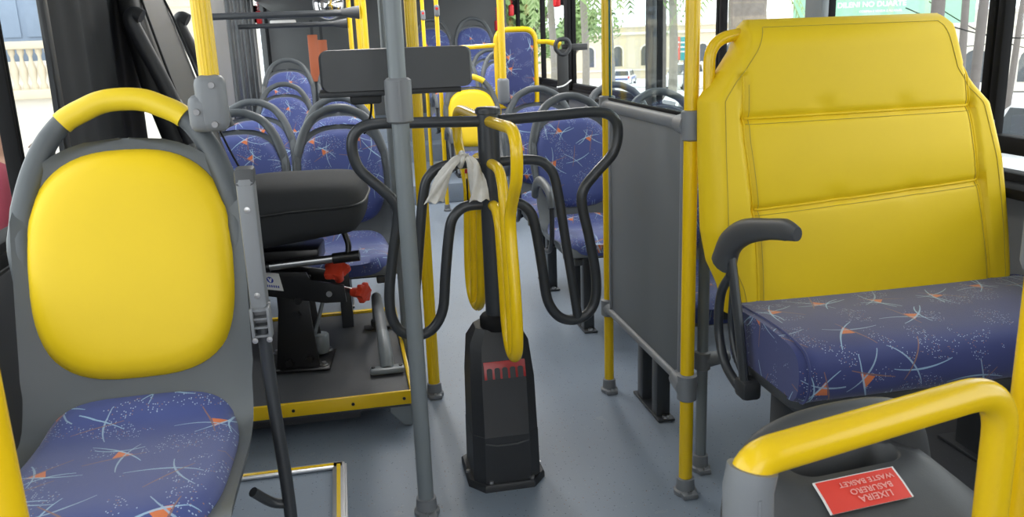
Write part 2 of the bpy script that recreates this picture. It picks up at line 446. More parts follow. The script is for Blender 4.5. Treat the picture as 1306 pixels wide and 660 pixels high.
# left podium with its corner edging; collector platform with yellow nosing
PZ, PX, PY = .20, -.080, 2.185
m = MB(); m.box(((XL+PX)/2, (YF+PY)/2, PZ/2), (PX-XL-.004, PY-YF-.01, PZ-.004), bev=.004); pod = structure(m.build('floor_podium', 'floor_vinyl'))
m = MB(); m.box(((XL+PX)/2, PY-.012, PZ+.004), (PX-XL, .030, .010), bev=.003); m.box((PX-.012, (YF+PY)/2, PZ+.004), (.032, PY-YF, .010), bev=.003)
m.box(((XL+PX)/2, PY+.004, PZ-.012), (PX-XL, .008, .03), bev=.002); m.box((PX+.004, (YF+PY)/2, PZ-.012), (.010, PY-YF, .03), bev=.002)
m.build('edging', 'aluminium', pod)
m = MB(); m.box(((XL+PX)/2-.01, PY-.012, PZ+.0095), (PX-XL-.03, .010, .003)); m.box((PX-.012, (YF+PY)/2-.005, PZ+.0095), (.010, PY-YF-.02, .003)); m.build('yellow_strip', 'yellow_paint', pod)
QZ, QX, QY0, QY1 = .135, .152, 2.79, 3.76
m = MB(); m.box(((XL+QX)/2, (QY0+QY1)/2, QZ-.03), (QX-XL-.01, QY1-QY0, .05), bev=.003)
m.box(((XL+QX)/2-.08, (QY0+QY1)/2+.05, QZ/2-.02), (QX-XL-.2, QY1-QY0-.12, QZ-.06)); plat = structure(m.build('floor_platform', 'platform_rubber'))
m = MB(); m.box(((XL+QX)/2, QY0-.004, QZ-.018), (QX-XL, .012, .050), bev=.003)
m.box(((XL+QX)/2, QY1+.002, QZ-.006), (QX-XL, .022, .026), bev=.003); m.box((QX+.002, (QY0+QY1)/2, QZ-.012), (.014, QY1-QY0, .038), bev=.003)
ns = m.build('nosing', 'yellow_paint', plat)
m = MB()
for x in (-.05, .125, -.25): m.lathe([(0, -.012), (.006, -.012), (.006, -.0105), (0, -.010)][::-1], (x, QY0, QZ-.02), 8, 'y')
m.split('screw', 'black_metal', ns)
m = MB(); m.prism([(-.075, 0), (.0, 0), (.0, -.085), (-.028, -.085), (-.075, -.03)], Matrix(((1, 0, 0, QX-.002), (0, 0, 1, QY0+.006), (0, 1, 0, QZ-.045), (0, 0, 0, 1))), .05, .003)
m.build('gusset', 'grey_paint', plat)
# right podium under and before the wide bench
m = MB(); m.box(((1.265+XR)/2, (1.60+2.30)/2, .09), (XR-1.265, 2.30-1.60, .18), bev=.004); rp = structure(m.build('floor_podium_right', 'platform_rubber'))
m = MB(); m.box(((1.265+XR)/2, 2.29, .184), (XR-1.265, .026, .010), bev=.002); m.box((1.275, 2.22, .184), (.026, .14, .010), bev=.002); m.build('edging', 'aluminium', rp)
m = MB(); m.box(((1.265+XR)/2, 2.285, .1895), (XR-1.28, .012, .003)); m.box((1.275, 2.22, .1895), (.012, .13, .003)); m.build('yellow_strip', 'yellow_paint', rp)
m = MB(); m.box(((.95+XR)/2, (.2+1.58)/2, .006), (XR-.95, 1.38, .010), bev=.002); structure(m.build('floor_tiles', 'tactile_tiles'))

# ------------------------------------------------------------------ standard seat (faces -y, origin on the floor)
prof = [np.array(p) for p in catmull([(.318, 1.0), (.296, .93), (.256, .80), (.212, .66), (.178, .55), (.152, .49), (.115, .445), (.05, .428), (-.05, .432), (-.15, .440), (-.225, .444), (-.262, .436), (-.280, .405)], 8)]
arc = [0.]
for i in range(1, len(prof)): arc.append(arc[-1]+float(np.linalg.norm(prof[i]-prof[i-1])))
arc = np.array(arc); PY_ = np.array([p[0] for p in prof]); PZ_ = np.array([p[1] for p in prof])
def S(x, s):
    y, z = np.interp(s, arc, PY_), np.interp(s, arc, PZ_)
    y2, z2 = np.interp(s+.012, arc, PY_), np.interp(s+.012, arc, PZ_); y1, z1 = np.interp(s-.012, arc, PY_), np.interp(s-.012, arc, PZ_)
    ty, tz = y2-y1, z2-z1; l = math.hypot(ty, tz) or 1
    nrm = np.array([0, tz/l, -ty/l])   # towards the sitter
    if nrm[1] > 0: nrm = -nrm
    if abs(nrm[1]) < .15 and nrm[2] < 0: nrm = -nrm
    return np.array([x, y, z]), nrm
def s_at_z(z):    # arc position on the backrest at height z
    k = np.argmin(np.abs(PZ_[:40]-z)); return arc[k]
def half_w(z, s):
    if z > .80: return .200*max(0., 1-(max(0, z-.80)/.163)**2.3)**(1/2.25)+.004 if z < .962 else .01
    if s > s_at_z(.52): return .200
    return .2035
def pad(s0, s1, w, ex, H, name, mat, parent, taper=0., rings=9, seg=56, edge=7):
    m = MB(); sc, sh = (s0+s1)/2, (s1-s0)/2; rows, uvs = [], []
    for k in range(rings+1):
        r = (k/rings)**.8; row, u = [], []
        for j in range(seg):
            a = 2*PI*j/seg; c, sn = math.cos(a), math.sin(a)
            exx = ex if sn < 0 or not isinstance(ex, tuple) else ex
            e = exx[0] if isinstance(exx, tuple) and sn < 0 else (exx[1] if isinstance(exx, tuple) else exx)
            X = math.copysign(abs(c)**(2/e), c)*w*r; Y = math.copysign(abs(sn)**(2/e), sn)*r
            X *= 1-taper*(-Y if taper > 0 else Y)*.5
            s = sc+Y*sh; p, nn = S(X, s)
            h = H*max(0., 1-r**edge)**.45
            row.append(p+nn*(h+.002)); u.append((X, s))
        rows.append(row); uvs.append(u)
    vs = m.addgrid(rows, cv=True, uvs=uvs)
    back = [tuple(np.array(v.co)-S(0, sc+0*sh)[1]*.012) for v in vs[-1]]
    vb = [m.bm.verts.new(p) for p in back]
    for j in range(seg): m.bm.faces.new([vs[-1][j], vs[-1][(j+1) % seg], vb[(j+1) % seg], vb[j]])
    bmesh.ops.remove_doubles(m.bm, verts=m.bm.verts, dist=1e-5)
    return m.build(name, mat, parent, 60)
def arch_path(x0=.190, top=1.034, n=5):
    h = [(-x0+.004, .56), (-x0-.001, .68), (-x0-.003, .79), (-x0+.014, .875), (-x0+.042, .945), (-x0+.080, .995), (-x0+.125, 1.020), (-.035, top-.003)]
    pts = h+[(0, top)]+[(-x, z) for x, z in h[::-1]]
    return [(x, float(np.interp(s_at_z(min(z, .995)), arc, PY_))+max(0, z-.995)*.32+.006, z) for x, z in catmull(pts, n)]
def make_seat(name, pad_mat='fabric_blue', grip=False, arm=0, legs=True, lx=-.03):
    t = empty(name)
    # shell: a thin dished plate that runs from the rounded top down through the pan to the front lip
    m = MB(); ss = list(np.concatenate([s_at_z(.80)-(s_at_z(.80)-s_at_z(.9615))*np.sin(np.linspace(PI/2, 0, 12)), np.linspace(s_at_z(.79), arc[-1], 26)])); nu = 17; fr, bk = [], []
    for s in ss:
        p0, nn = S(0, s); w = half_w(p0[2], s); a, b = [], []
        for j in range(nu):
            u = -1+2*j/(nu-1); p, nn = S(u*w, s); dish = .022*abs(u)**5 if s > s_at_z(.83) else .012*abs(u)**5
            q = p+nn*(dish-.004); a.append(q); b.append(q-nn*.020-np.array([np.sign(u)*.004*abs(u)**6, 0, 0]))
        fr.append(a); bk.append(b)
    ring = [f+b[::-1] for f, b in zip(fr, bk)]
    vs = m.addgrid(ring, cv=True); m.cap(vs[0]); m.cap(vs[-1])
    # handle arch rises out of the shoulders of the shell
    ap = arch_path(); L = len(ap)
    m.tube(ap, [(.30+1.0*min(1, min(i, L-1-i)/9)) if min(i, L-1-i) < 10 else 1.30-.30*min(1, (min(i, L-1-i)-10)/17) for i in range(L)], 14, flat=((0, 1, 0), .0150, .0185))
    m.build('shell', 'seat_grey', t, 50)
    if grip:
        g = [p for p in ap if abs(p[0]) < .112]; m = MB(); m.tube(g, 1., 16, flat=((0, 1, 0), .0205, .0215)); m.build('grip', 'yellow_plastic', t)
    pad(s_at_z(.946), s_at_z(.533), .186, (2.6, 3.0), .030, 'back_cushion', 'yellow_vinyl' if pad_mat == 'yellow' else pad_mat, t)
    pad(s_at_z(.475)-.005, arc[-1]-.012, .182, (4.2, 3.6), .034, 'seat_cushion', 'fabric_blue', t)
    m = MB(); m.box((0, -.03, .395), (.30, .40, .030), bev=.01); m.box((-.12, -.03, .375), (.035, .44, .03), bev=.006); m.box((.12, -.03, .375), (.035, .44, .03), bev=.006); m.build('under_frame', 'dark_plastic', t)
    if legs:
        for y in (-.055, .095):
            m = MB(); m.box((lx, y, .19), (.050, .055, .375), bev=.006); m.build('leg', 'dark_metal', t)
        m = MB(); m.box((lx, .02, .006), (.062, .27, .010), bev=.004); fp = m.build('foot_plate', 'dark_metal', t)
        m = MB()
        for y in (-.10, .14): m.lathe([(.012, .011), (.012, .019), (.008, .021), (.0, .021)], (lx, y, 0), 8)
        m.split('bolt', 'steel', fp)
    if arm:
        x = arm*.212
        m = MB(); m.tube(catmull([(x, .165, .60), (x, .13, .655), (x, .05, .685), (x, -.06, .68), (x, -.135, .655), (x, -.16, .60)], 5), 1., 12, flat=((1, 0, 0), .017, .024)); ar = m.build('armrest', 'seat_grey', t)
        m = MB(); m.tube(catmull([(x, -.16, .61), (x, -.155, .48), (x, -.11, .405), (x, -.03, .385), (x*.8, .0, .40)], 5), .011, 10); m.build('support_tube', 'dark_metal', ar)
    return t
aisle_seat = make_seat('bus_seat', arm=-1); window_seat = make_seat('bus_seat')
aisle_left = make_seat('bus_seat', arm=1); aisle_plain = make_seat('bus_seat', lx=-.137)
used = set()
def place(proto, x, y, z, label, group, rz=0.):
    if proto.name in used: o = copy_tree(proto)
    else: o = proto; used.add(proto.name)
    o.location = (x, y, z); o.rotation_euler = (0, 0, rz); return tag(o, label, 'bus seat', group)
GL, GR = 'blue seats beside the door', 'blue seats on the street side'
place(aisle_left, -.025, 3.65, 0, 'blue patterned bus seat right behind the black ticket collector cushion', GL)
place(window_seat, -.465, 3.65, 0, 'blue window seat between the yellow front seat and its blue aisle mate', GL)
place(aisle_left, -.025, 4.37, 0, 'blue aisle seat whose dark handle shows just over the nearest left aisle seat', GL)
place(window_seat, -.465, 4.37, 0, 'blue window seat whose dark handle shows over the nearest left window seat', GL)
place(window_seat, -.42, 6.32, 0, 'blue window seat behind the second row, lower of the two far left handles', GL)
place(aisle_left, .02, 6.32, 0, 'blue aisle seat behind the second row, mostly hidden by the grey cash box', GL)
place(window_seat, -.42, 7.10, .16, 'raised blue window seat by the orange reflections, highest of the far left handles', GL)
place(aisle_left, .02, 7.10, .16, 'raised blue aisle seat in front of the orange reflections behind the cash box', GL)
place(aisle_seat, 1.05, 3.65, 0, 'blue aisle seat with grey armrest seen through the right turnstile loops', GR)
place(window_seat, 1.497, 3.65, 0, 'blue window seat with its grey handle seen through the clear glass screen', GR)
place(aisle_seat, 1.05, 4.34, 0, 'blue aisle seat with the yellow grab pole on its handle corner', GR)
place(window_seat, 1.497, 4.34, 0, 'blue window seat in the second row, its handle beside the yellow pole before the screen', GR)
place(aisle_plain, 1.150, 2.70, 0, 'blue seat hidden behind the grey partition, only its legs and foot plate showing', GR)
for i, (y, z) in enumerate(((7.32, .16), (7.98, .16), (8.98, .48))):
    pos = ('first raised row', 'second raised row', 'last row above the rear steps')[i]
    place(aisle_seat, .98, y, z, 'blue aisle seat behind the far yellow seat, '+pos, GR)
    place(window_seat, 1.42, y, z, 'blue window seat behind the wheelchair backrest, '+pos, GR)
ys_ = make_seat('bus_seat', 'yellow', grip=True, arm=-1); ys_.location = (.945, 6.15, 0)
tag(ys_, 'far yellow backed aisle seat seen behind the turnstile post', 'bus seat')
fs = make_seat('bus_seat', 'yellow', grip=True); fs.location = (-.410, 1.43, PZ-.004)
tag(fs, 'large near bus seat with yellow back cushion, yellow grip and blue patterned seat cushion', 'bus seat')
# its raised folding armrest
X = .221
def az(z): return .912-(.936-z)*.70
m = MB(); m.prism([(y, az(z)) for y, z in ((-.022, .565), (.022, .56), (.027, .90), (.022, .925), (-.018, .922), (-.024, .90))], Matrix(((0, 0, 1, X-.010), (1, 0, 0, .17), (0, 1, 0, 0), (0, 0, 0, 1))), .031, .006); ar = m.build('armrest', 'grey_plastic', fs)
m = MB(); m.prism([(y, az(z)) for y, z in ((-.024, .893), (.024, .895), (.020, .936), (-.018, .934))], Matrix(((0, 0, 1, X-.012), (1, 0, 0, .17), (0, 1, 0, 0), (0, 0, 0, 1))), .035, .006); m.build('end_cap', 'dark_plastic', ar)
m = MB()
for z in (.60, .83): m.lathe([(0, .1475), (.0055, .1475), (.0055, .1455), (.0, .145)][::-1], (X+.005, 0, az(z)), 10, 'y')
m.split('screw', 'steel', ar)
m = MB()
for k in (-1, 1): m.box((X+.007+k*.015, .150, az(.525)), (.006, .035, .060), bev=.002)
for k in range(4): m.box((X+.007, .147, az(.49+.024*k)), (.034, .02, .004))
m.box((X+.007, .165, az(.525)), (.036, .012, .065), bev=.002); m.build('hinge', 'grey_plastic', ar)
m = MB()
for k in (-1, 1): m.lathe([(0, .1325), (.0055, .1325), (.0055, .131), (0, .1305)][::-1], (X+.007+k*.013, 0, az(.482)), 10, 'y')
m.split('hinge_screw', 'steel', ar)
m = MB(); m.tube(catmull([(X+.008, .155, .62), (X+.012, .15, .46), (X+.022, .13, .27), (X+.022, .10, .10), (X+.008, .0, .01), (X-.05, -.05, .004)], 6), .0125, 12); m.tube(catmull([(X+.02, .13, .255), (X-.01, .13, .262), (X-.04, .11, .30)], 4), .010, 10)
m.build('support_tube', 'dark_metal', fs)

# ------------------------------------------------------------------ poles
def fitting(m, c, r=.026, h=.05):   # floor socket
    m.lathe([(r+.006, 0), (r+.006, .012), (r, .016), (r-.002, h), (r-.008, h+.002)], c, 20)
    m.box((c[0], c[1]-r*.9, c[2]+.008), (r*1.7, r*1.6, .016), bev=.005)
def pole(label, x, y, z0=0., z1=ZC-.003, r=.0175, mat='yellow_paint', socket=True, cat='pole', group=None, name='grab_pole', ribbed=False):
    t = empty(name, (x, y, z0)); m = MB()
    if ribbed:
        n = 36; ringp = [((r+(.0012 if k % 2 else 0))*math.cos(2*PI*k/n), (r+(.0012 if k % 2 else 0))*math.sin(2*PI*k/n)) for k in range(n)]
        m.loft([[(a, b, z) for a, b in ringp] for z in (.0, z1-z0)])
    else: m.cyl((0, 0, .0), (0, 0, z1-z0), r, 24)
    m.build('tube', mat, t)
    if socket:
        m = MB(); fitting(m, (0, 0, 0), r+.008); s = m.build('floor_socket', 'grey_plastic', t)
        m = MB(); m.lathe([(.005, .014), (.005, .020), (0, .021)], (0, -r-.017, 0), 8); m.build('bolt', 'steel', s)
    return tag(t, label, cat, group)
def clamp(t, z, r=.03, h=.075, arm=None, name='clamp'):
    m = MB(); m.lathe([(r-.006, -h/2), (r, -h/2+.004), (r, h/2-.004), (r-.006, h/2)], (0, 0, z), 20)
    if arm is not None:
        a = Vector(arm); m.tube([(0, 0, z), a*.5+Vector((0, 0, z)), a+Vector((0, 0, z))], [h*.42, h*.36, h*.30], 12)
    c = m.build(name, 'grey_plastic', t); return c
# partition poles
PPX, PPY0, PPY1 = .898, 2.125, 2.90
p1 = pole('thick yellow pole beside the left edge of the wide yellow bench', PPX-.004, PPY0+.006, r=.0195)
p2 = pole('yellow pole at the far edge of the grey partition panel', PPX+.006, PPY1)
p3 = pole('grey steel post standing just behind the thick yellow bench pole', .992, 2.250, z1=1.0, mat='grey_paint', r=.0165)
clamp(p1, 1.075, .027, .08, (-.002, .075, 0)); clamp(p1, .335, .028, .08, (-.002, .075, 0)); clamp(p2, 1.075, .028, .065, (0, -.06, 0)); clamp(p2, .335, .028, .065, (0, -.06, 0))
clamp(p3, .36, .024, .06, (.085, .01, 0))
t = empty('partition_panel', (PPX, (PPY0+PPY1)/2, .32)); L = (PPY1-PPY0)/2
m = MB(); m.box((.004, 0, .375), (.014, 2*L-.13, .74), bev=.004); m.build('panel', 'panel_grey', t)
m = MB(); m.box((.004, -L+.062, .375), (.026, .022, .745), bev=.005); m.box((.004, L-.062, .375), (.026, .018, .745), bev=.005); m.split('side_frame', 'grey_plastic', t)
for z, n in ((.755, 'top_rail'), (.015, 'bottom_rail')):
    m = MB(); m.tube([(0, -L+.03, z), (0, L-.03, z)], 1., 14, flat=((0, 0, 1), .021 if z > .5 else .014, .016)); m.build(n, 'grey_plastic', t)
m = MB(); m.box((.0, 0, .778), (.012, 2*L-.10, .010), bev=.002); m.build('gasket', 'black_rubber', t)
tag(t, 'grey partition panel with grey rails hung between two yellow poles', 'partition')
t = empty('glass_screen', (PPX, (PPY0+PPY1)/2, 1.10)); m = MB(); m.box((0, .0, .49), (.006, 2*L-.11, .97)); m.build('pane', 'screen_glass', t)
m = MB(); m.box((0, -L+.053, .49), (.008, .005, .97)); m.box((0, L-.053, .49), (.007, .004, .97)); m.split('edge', 'glass_edge', t)
tag(t, 'clear glass screen standing on the grey partition panel', 'glass screen')
# front grey pole and the rest
g1 = pole('grey front pole whose collar holds the turnstile loop', .141, 2.213, mat='grey_paint', r=.0225)
m = MB(); m.lathe([(.027, -.055), (.034, -.05), (.034, .052), (.027, .058)], (0, 0, 1.170), 22); m.box((0, -.033, 1.171), (.006, .008, .10)); m.build('collar', 'grey_plastic', g1)
pole('yellow floor pole behind the grey front pole', .254, 3.045, r=.0205, ribbed=True)
pole('slim grey post at the rear corner of the collector platform', .182, 3.325, 0., mat='grey_paint', r=.024, socket=False)
fp_ = pole('ribbed yellow pole clamped to the corner of the near yellow seat', -.240, 1.715, 1.196, mat='yellow_paint', r=.0170, socket=False, ribbed=True)
m = MB(); m.box((0, -.004, .022), (.056, .052, .105), bev=.017, seg=3); m.box((-.020, -.004, .004), (.046, .050, .070), bev=.016, seg=3); cl = m.build('clamp', 'grey_plastic', fp_)
m = MB()
for x, z in ((.006, .056), (-.026, .008), (.004, -.016)): m.lathe([(0, -.034), (.006, -.034), (.0065, -.031), (.0, -.029)][::-1], (x, 0, z), 12, 'y')
m.split('screw', 'dark_steel', cl)
np_ = pole('yellow pole cropped by the lower left corner beside the near seat', -.354, .82, PZ, r=.0215)
nr = pole('yellow pole cropped by the right edge behind the waste bin rail', .797, .834, 0, 1.125, r=.0210)
m = MB(); m.lathe([(.024, 1.03), (.028, 1.04), (.028, 1.16), (.024, 1.17)], (0, 0, 0), 20); m.build('sleeve', 'grey_plastic', nr)
r2 = pole('yellow pole clamped to the handle of the second right aisle seat', .866, 4.66, 1.0, r=.0195, socket=False)
m = MB(); m.box((0, 0, .03), (.062, .055, .14), bev=.018, seg=3); m.build('clamp', 'grey_plastic', r2)
def button(t, z):
    m = MB(); m.box((0, -.028, z), (.040, .03, .085), bev=.014, seg=3); b = m.build('stop_button', 'grey_plastic', t)
    m = MB(); m.lathe([(0, -.048), (.010, -.047), (.011, -.042)][::-1], (0, 0, z+.015), 12, 'y'); m.build('push_cap', 'hammer_red', b)
for i, (x, y, lab) in enumerate(((.155, 4.95, 'nearest to the grey cash box'), (.135, 5.35, 'second from the cash box'), (.175, 5.72, 'third from the cash box'), (.105, 6.75, 'farthest of the door cluster'))):
    t = pole('yellow pole in the cluster beside the rear door, '+lab, x, y, 0, group='yellow poles beside the door'); button(t, 1.62+.02*i)
for i, (x, y, z, lab) in enumerate(((.745, 8.70, .32, 'leftmost of the far aisle poles above the cash box'), (.745, 7.70, .16, 'middle one of the far aisle poles'), (.745, 6.62, 0., 'right one of the far aisle poles'))):
    t = pole('yellow pole with grey button, '+lab, x, y, z, r=.016, group='far yellow aisle poles'); button(t, (1.46, 1.52, 1.52)[i]-z)
# door guard rails
for i, (y, z, lab) in enumerate(((4.95, 1.475, 'upper and nearer'), (6.75, 1.455, 'lower and farther'))):
    x1 = (.155, .105)[i]; t = empty('guard_rail', (XL+.03, y, z)); m = MB(); m.cyl((0, 0, 0), (x1-XL-.10, 0, 0), .018); m.build('bar', 'dark_metal', t)
    m = MB(); m.tube([(x1-XL-.15, 0, 0), (x1-XL-.08, 0, 0), (x1-XL-.052, 0, 0)], [.02, .032, .036], 12); m.build('socket', 'dark_plastic', t)
    tag(t, 'dark horizontal door guard rail, %s one of the pair' % lab, 'rail', 'door guard rails')

# ------------------------------------------------------------------ turnstile
TX, TY = .398, 2.40
t = empty('turnstile', (TX, TY, 0)); tag(t, 'black turnstile with two dark and two yellow loop arms on a tapered counter base', 'turnstile')
bp = [(-.118, -.07), (-.075, -.125), (.075, -.125), (.118, -.07), (.118, .09), (.075, .125), (-.075, .125), (-.118, .09)]
m = MB(); m.loft([[(x*k, y*k, z) for x, y in bp] for k, z in ((1., 0), (1., .016), (.965, .022))]); m.build('base_plate', 'black_plastic', t)
def ring8(w, d0, d1, c, z0, z1=None):    # chamfered ring, front d0, back d1; z may fall to the front
    z1 = z0 if z1 is None else z1
    o = [(-w, d0+c), (-w+c, d0), (w-c, d0), (w, d0+c), (w, d1-c), (w-c, d1), (-w+c, d1), (-w, d1-c)]
    return [(x, y, z0+(z1-z0)*(y-d0)/(d1-d0)) for x, y in o]
m = MB(); m.loft([ring8(.102, -.112, .11, .032, .020), ring8(.100, -.108, .105, .032, .17), ring8(.099, -.107, .104, .032, .172), ring8(.096, -.094, .097, .030, .335), ring8(.088, -.062, .087, .030, .44, .445), ring8(.066, -.036, .062, .024, .482, .487)])
hous = m.build('housing', 'black_plastic', t, 25)
m = MB(); m.tube([(-.065, -.1075, .150), (-.03, -.110, .142), (.03, -.110, .142), (.065, -.1075, .150)], .003, 8); m.build('crease', 'dark_plastic', hous)
# tilted counter window on the sloping face
fa, fb = Vector((0, -.0940, .335)), Vector((0, -.062, .440)); up = (fb-fa).normalized(); nr_ = Vector((0, -up.z, up.y)).normalized(); 
MC = Matrix(((1, 0, 0, .004), (0, up.y, nr_.y, (fa.y+fb.y)/2+nr_.y*.002-.005), (0, up.z, nr_.z, (fa.z+fb.z)/2+nr_.z*.002-.016), (0, 0, 0, 1)))
m = MB(); m.prism([(-.062, -.026), (.062, -.026), (.062, .026), (-.062, .026)], MC, .003, .001); cw = m.build('counter', 'counter_red', t)
for k in range(5):
    m = MB(); x = -.046+.023*k; m.prism([(x-.0082, -.0262), (x+.0082, -.0262), (x+.0082, .003), (x+.004, .007), (x-.004, .007), (x-.0082, .003)], MC @ Matrix.Translation((0, 0, .003)), .0015); m.build('digit_drum', 'black_plastic', cw)
m = MB()
for x, y in ((-.055, -.108), (.07, -.108)): m.lathe([(.009, .02), (.009, .03), (.004, .032), (.0, .033)], (x, y, 0), 6)
for x in (-.112, .112): m.lathe([(.007, .02), (.007, .028), (0, .029)], (x, -.02, 0), 6)
m.split('bolt', 'steel', t)
m = MB(); m.lathe([(.046, .475), (.050, .482), (.050, .510), (.044, .518), (.036, .520)], (0, 0, 0), 24); m.build('post_collar', 'black_rubber', t)
m = MB(); m.cyl((0, 0, .51), (0, 0, 1.115), .031, 24); m.lathe([(.026, 1.108), (.036, 1.112), (.036, 1.124), (.030, 1.129), (0, 1.130)], (0, 0, 0), 24); m.build('post', 'dark_metal', t)
outer = [(0.02, 1.090), (.20, 1.096), (.325, 1.098), (.372, 1.075), (.382, 1.03), (.366, .975), (.315, .922), (.276, .875), (.271, .825), (.290, .735), (.310, .615), (.308, .535), (.283, .490), (.237, .474), (.190, .492), (.158, .548), (.145, .65), (.128, .77), (.112, .822), (.075, .850), (.02, .852)]
midp = [(.02, .972), (.125, .972), (.172, .948), (.195, .89), (.222, .70), (.247, .52), (.252, .478)]
ph = [0, 0, math.radians(.5), math.radians(6)]
for k in range(4):
    a = (PI, 0, -PI/2, PI/2)[k]+ph[k]; ca, sa = math.cos(a), math.sin(a)
    m = MB(); m.tube([(r*ca, r*sa, z) for r, z in catmull(outer, 5)], .0155, 14); m.tube([(r*ca, r*sa, z) for r, z in catmull(midp, 5)], .0145, 14)
    tag(m.build('loop_arm', 'dark_metal' if k < 2 else 'yellow_paint', t), ('dark loop arm', 'dark loop arm', 'yellow loop arm towards the viewer', 'yellow loop arm away from the viewer')[k])
# plastic bag tied on the left middle tube
t = empty('plastic_bag', (TX-.085, TY-.018, .985)); m = MB()
def rag(m, pts, w):
    c = catmull(pts, 6); rows = []
    for i, p in enumerate(c):
        f = i/(len(c)-1); ww = w*(.45+.75*f)
        rows.append([(p[0]+ww*math.cos(a)*(1+.25*math.sin(3*a+i*.5)), p[1]+ww*.45*math.sin(a)*(1+.3*math.sin(4*a+i*.7)), p[2]+.004*math.sin(5*a+i)) for a in np.linspace(0, 2*PI, 25)[:-1]])
    vs = m.addgrid(rows, cv=True); m.cap(vs[0], True); m.cap(vs[-1])
rag(m, [(.012, -.022, .020), (-.02, -.028, .008), (-.055, -.03, -.04), (-.088, -.026, -.108)], .020); rag(m, [(.010, -.02, .014), (.030, -.024, -.005), (.040, -.024, -.05), (.042, -.022, -.112)], .022)
m.tube(catmull([(-.004, -.012, -.014), (0, -.026, .004), (.004, -.014, .020), (.004, .012, .018), (0, .018, -.004)], 5), .008, 10); m.build('sheet', 'plastic_bag', t)
tag(t, 'crumpled clear plastic bag knotted around the left turnstile arm', 'plastic bag')
t = empty('yellow_tag', (TX-.062, TY+.02, .945)); m = MB(); m.box((0, 0, -.05), (.016, .004, .10), bev=.001); m.build('strip', 'yellow_paint', t)
m = MB(); m.box((-.004, -.003, -.055), (.004, .003, .075)); m.build('black_line', 'black_rubber', t); m = MB(); m.box((0, -.003, .004), (.018, .004, .012)); m.build('red_band', 'hammer_red', t)
tag(t, 'narrow yellow and black tag hanging behind the knotted plastic bag', 'tag')

# ------------------------------------------------------------------ wide bench
def by(z): return 1.97+.12*(z-.6)
Ltab = [(.585, .955), (.60, .950), (.663, .936), (.727, .908), (.81, .894), (1.007, .893), (1.142, .897), (1.188, .930), (1.263, .985), (1.32, 1.010), (1.338, 1.03)]
Rtab = [(.585, 1.800), (.64, 1.800), (.74, 1.789), (.954, 1.760), (1.102, 1.722), (1.150, 1.675), (1.197, 1.638), (1.309, 1.604), (1.338, 1.575)]
zl, xl = np.array(Ltab).T; zr, xr = np.array(Rtab).T
seamL = (np.array([.60, .86, 1.04, 1.215]), np.array([1.024, 1.016, .994, .992])); seamR = (np.array([.60, .637, .875, 1.085, 1.20]), np.array([1.712, 1.708, 1.674, 1.642, 1.625]))
def hz(x, k): return (.860+.036*(x-1.016)/.66 if k == 0 else 1.093+.003*(x-1))
btn = [(1.208, 1.115), (1.432, 1.110), (1.239, .884), (1.461, .884)]
def bench_front(x, z, u):
    """how far the vinyl stands forward of the back board"""
    e = min(min(1., (1-abs(u))/.10), min(1., max(0, (1.341-z)/.075)))
    h = .055*(1-(1-e)**2.6)
    sl, sr = np.interp(z, *seamL), np.interp(z, *seamR)
    def groove(d, w=.010, a=.007): return a*math.exp(-(d/w)**2)
    if z < 1.205: h -= groove(x-sl)+groove(x-sr)
    if sl-.01 < x < sr+.01:
        for k in (0, 1): h -= groove(z-hz(x, k), .011, .008)
        h += .010*math.sin(PI*min(1, max(0, (x-sl)/(sr-sl))))**.6
        zs = sorted((.60, hz(x, 0), hz(x, 1), 1.338)); i_ = sum(z > q for q in zs[1:3]); h += .008*max(0., math.sin(PI*min(1, max(0, (z-zs[i_])/(zs[i_+1]-zs[i_])))))**.7
    else: h += .012*math.sin(PI*min(1, max(0, (z-.6)/.6)))
    for bx, bz in btn: h -= .0055*math.exp(-((x-bx)**2/.0009+(z-bz)**2/.0006))
    return h
bench = empty('wide_bench', (1.37, 1.85, .18)); tag(bench, 'wide high-backed bench with stitched yellow vinyl back and blue patterned cushion', 'bench seat'); OB = np.array([1.37, 1.85, .18])
m = MB(); nz_, nx_ = 130, 130; fr, bk = [], []
for z in np.linspace(.585, 1.338, nz_):
    a, b = np.interp(z, zl, xl), np.interp(z, zr, xr); A, B = [], []
    for j in range(nx_):
        u = math.sin((-1+2*j/(nx_-1))*PI/2)*.35+(-1+2*j/(nx_-1))*.65; x = (a+b)/2+u*(b-a)/2
        A.append(np.array([x, by(z)+.055-bench_front(x, z, u), z])-OB); B.append(np.array([x, by(z)+.068-.004*(1-abs(u)), z])-OB)
    fr.append(A); bk.append(B)
vs = m.addgrid([f+b[::-1] for f, b in zip(fr, bk)], cv=True); m.cap(vs[0]); m.cap(vs[-1]); back = m.build('backrest', 'yellow_vinyl', bench, 50)
def on_bench(x, z, off=.001):
    a, b = np.interp(z, zl, xl), np.interp(z, zr, xr); u = (x-(a+b)/2)/((b-a)/2)
    return np.array([x, by(z)+.055-bench_front(x, z, u)-off, z])-OB
m = MB()
for k in (0, 1):
    for dz in (-.012,): m.tube([on_bench(x, hz(x, k)+dz) for x in np.linspace(1.02 if k == 0 else .998, np.interp(hz(1.65, k), *seamR), 60)], .0008, 6)
for sm, dx in ((seamL, .012), (seamR, -.012)): m.tube([on_bench(np.interp(z, *sm)+dx, z) for z in np.linspace(.62, 1.18, 60)], .0008, 6)
def inset(f): return [on_bench(x+(f if k == 0 else -f), z) for k, x, z in [(0, np.interp(z, zl, xl), z) for z in np.linspace(.62, 1.318, 60)]+[(1, np.interp(z, zr, xr), z) for z in np.linspace(1.318, .62, 60)]]
for pth in (inset(.045), ): 
    m.tube(pth[:60], .0008, 6); m.tube(pth[60:], .0008, 6)
m.tube([on_bench(x, 1.318) for x in np.linspace(1.056, 1.552, 50)], .0008, 6)
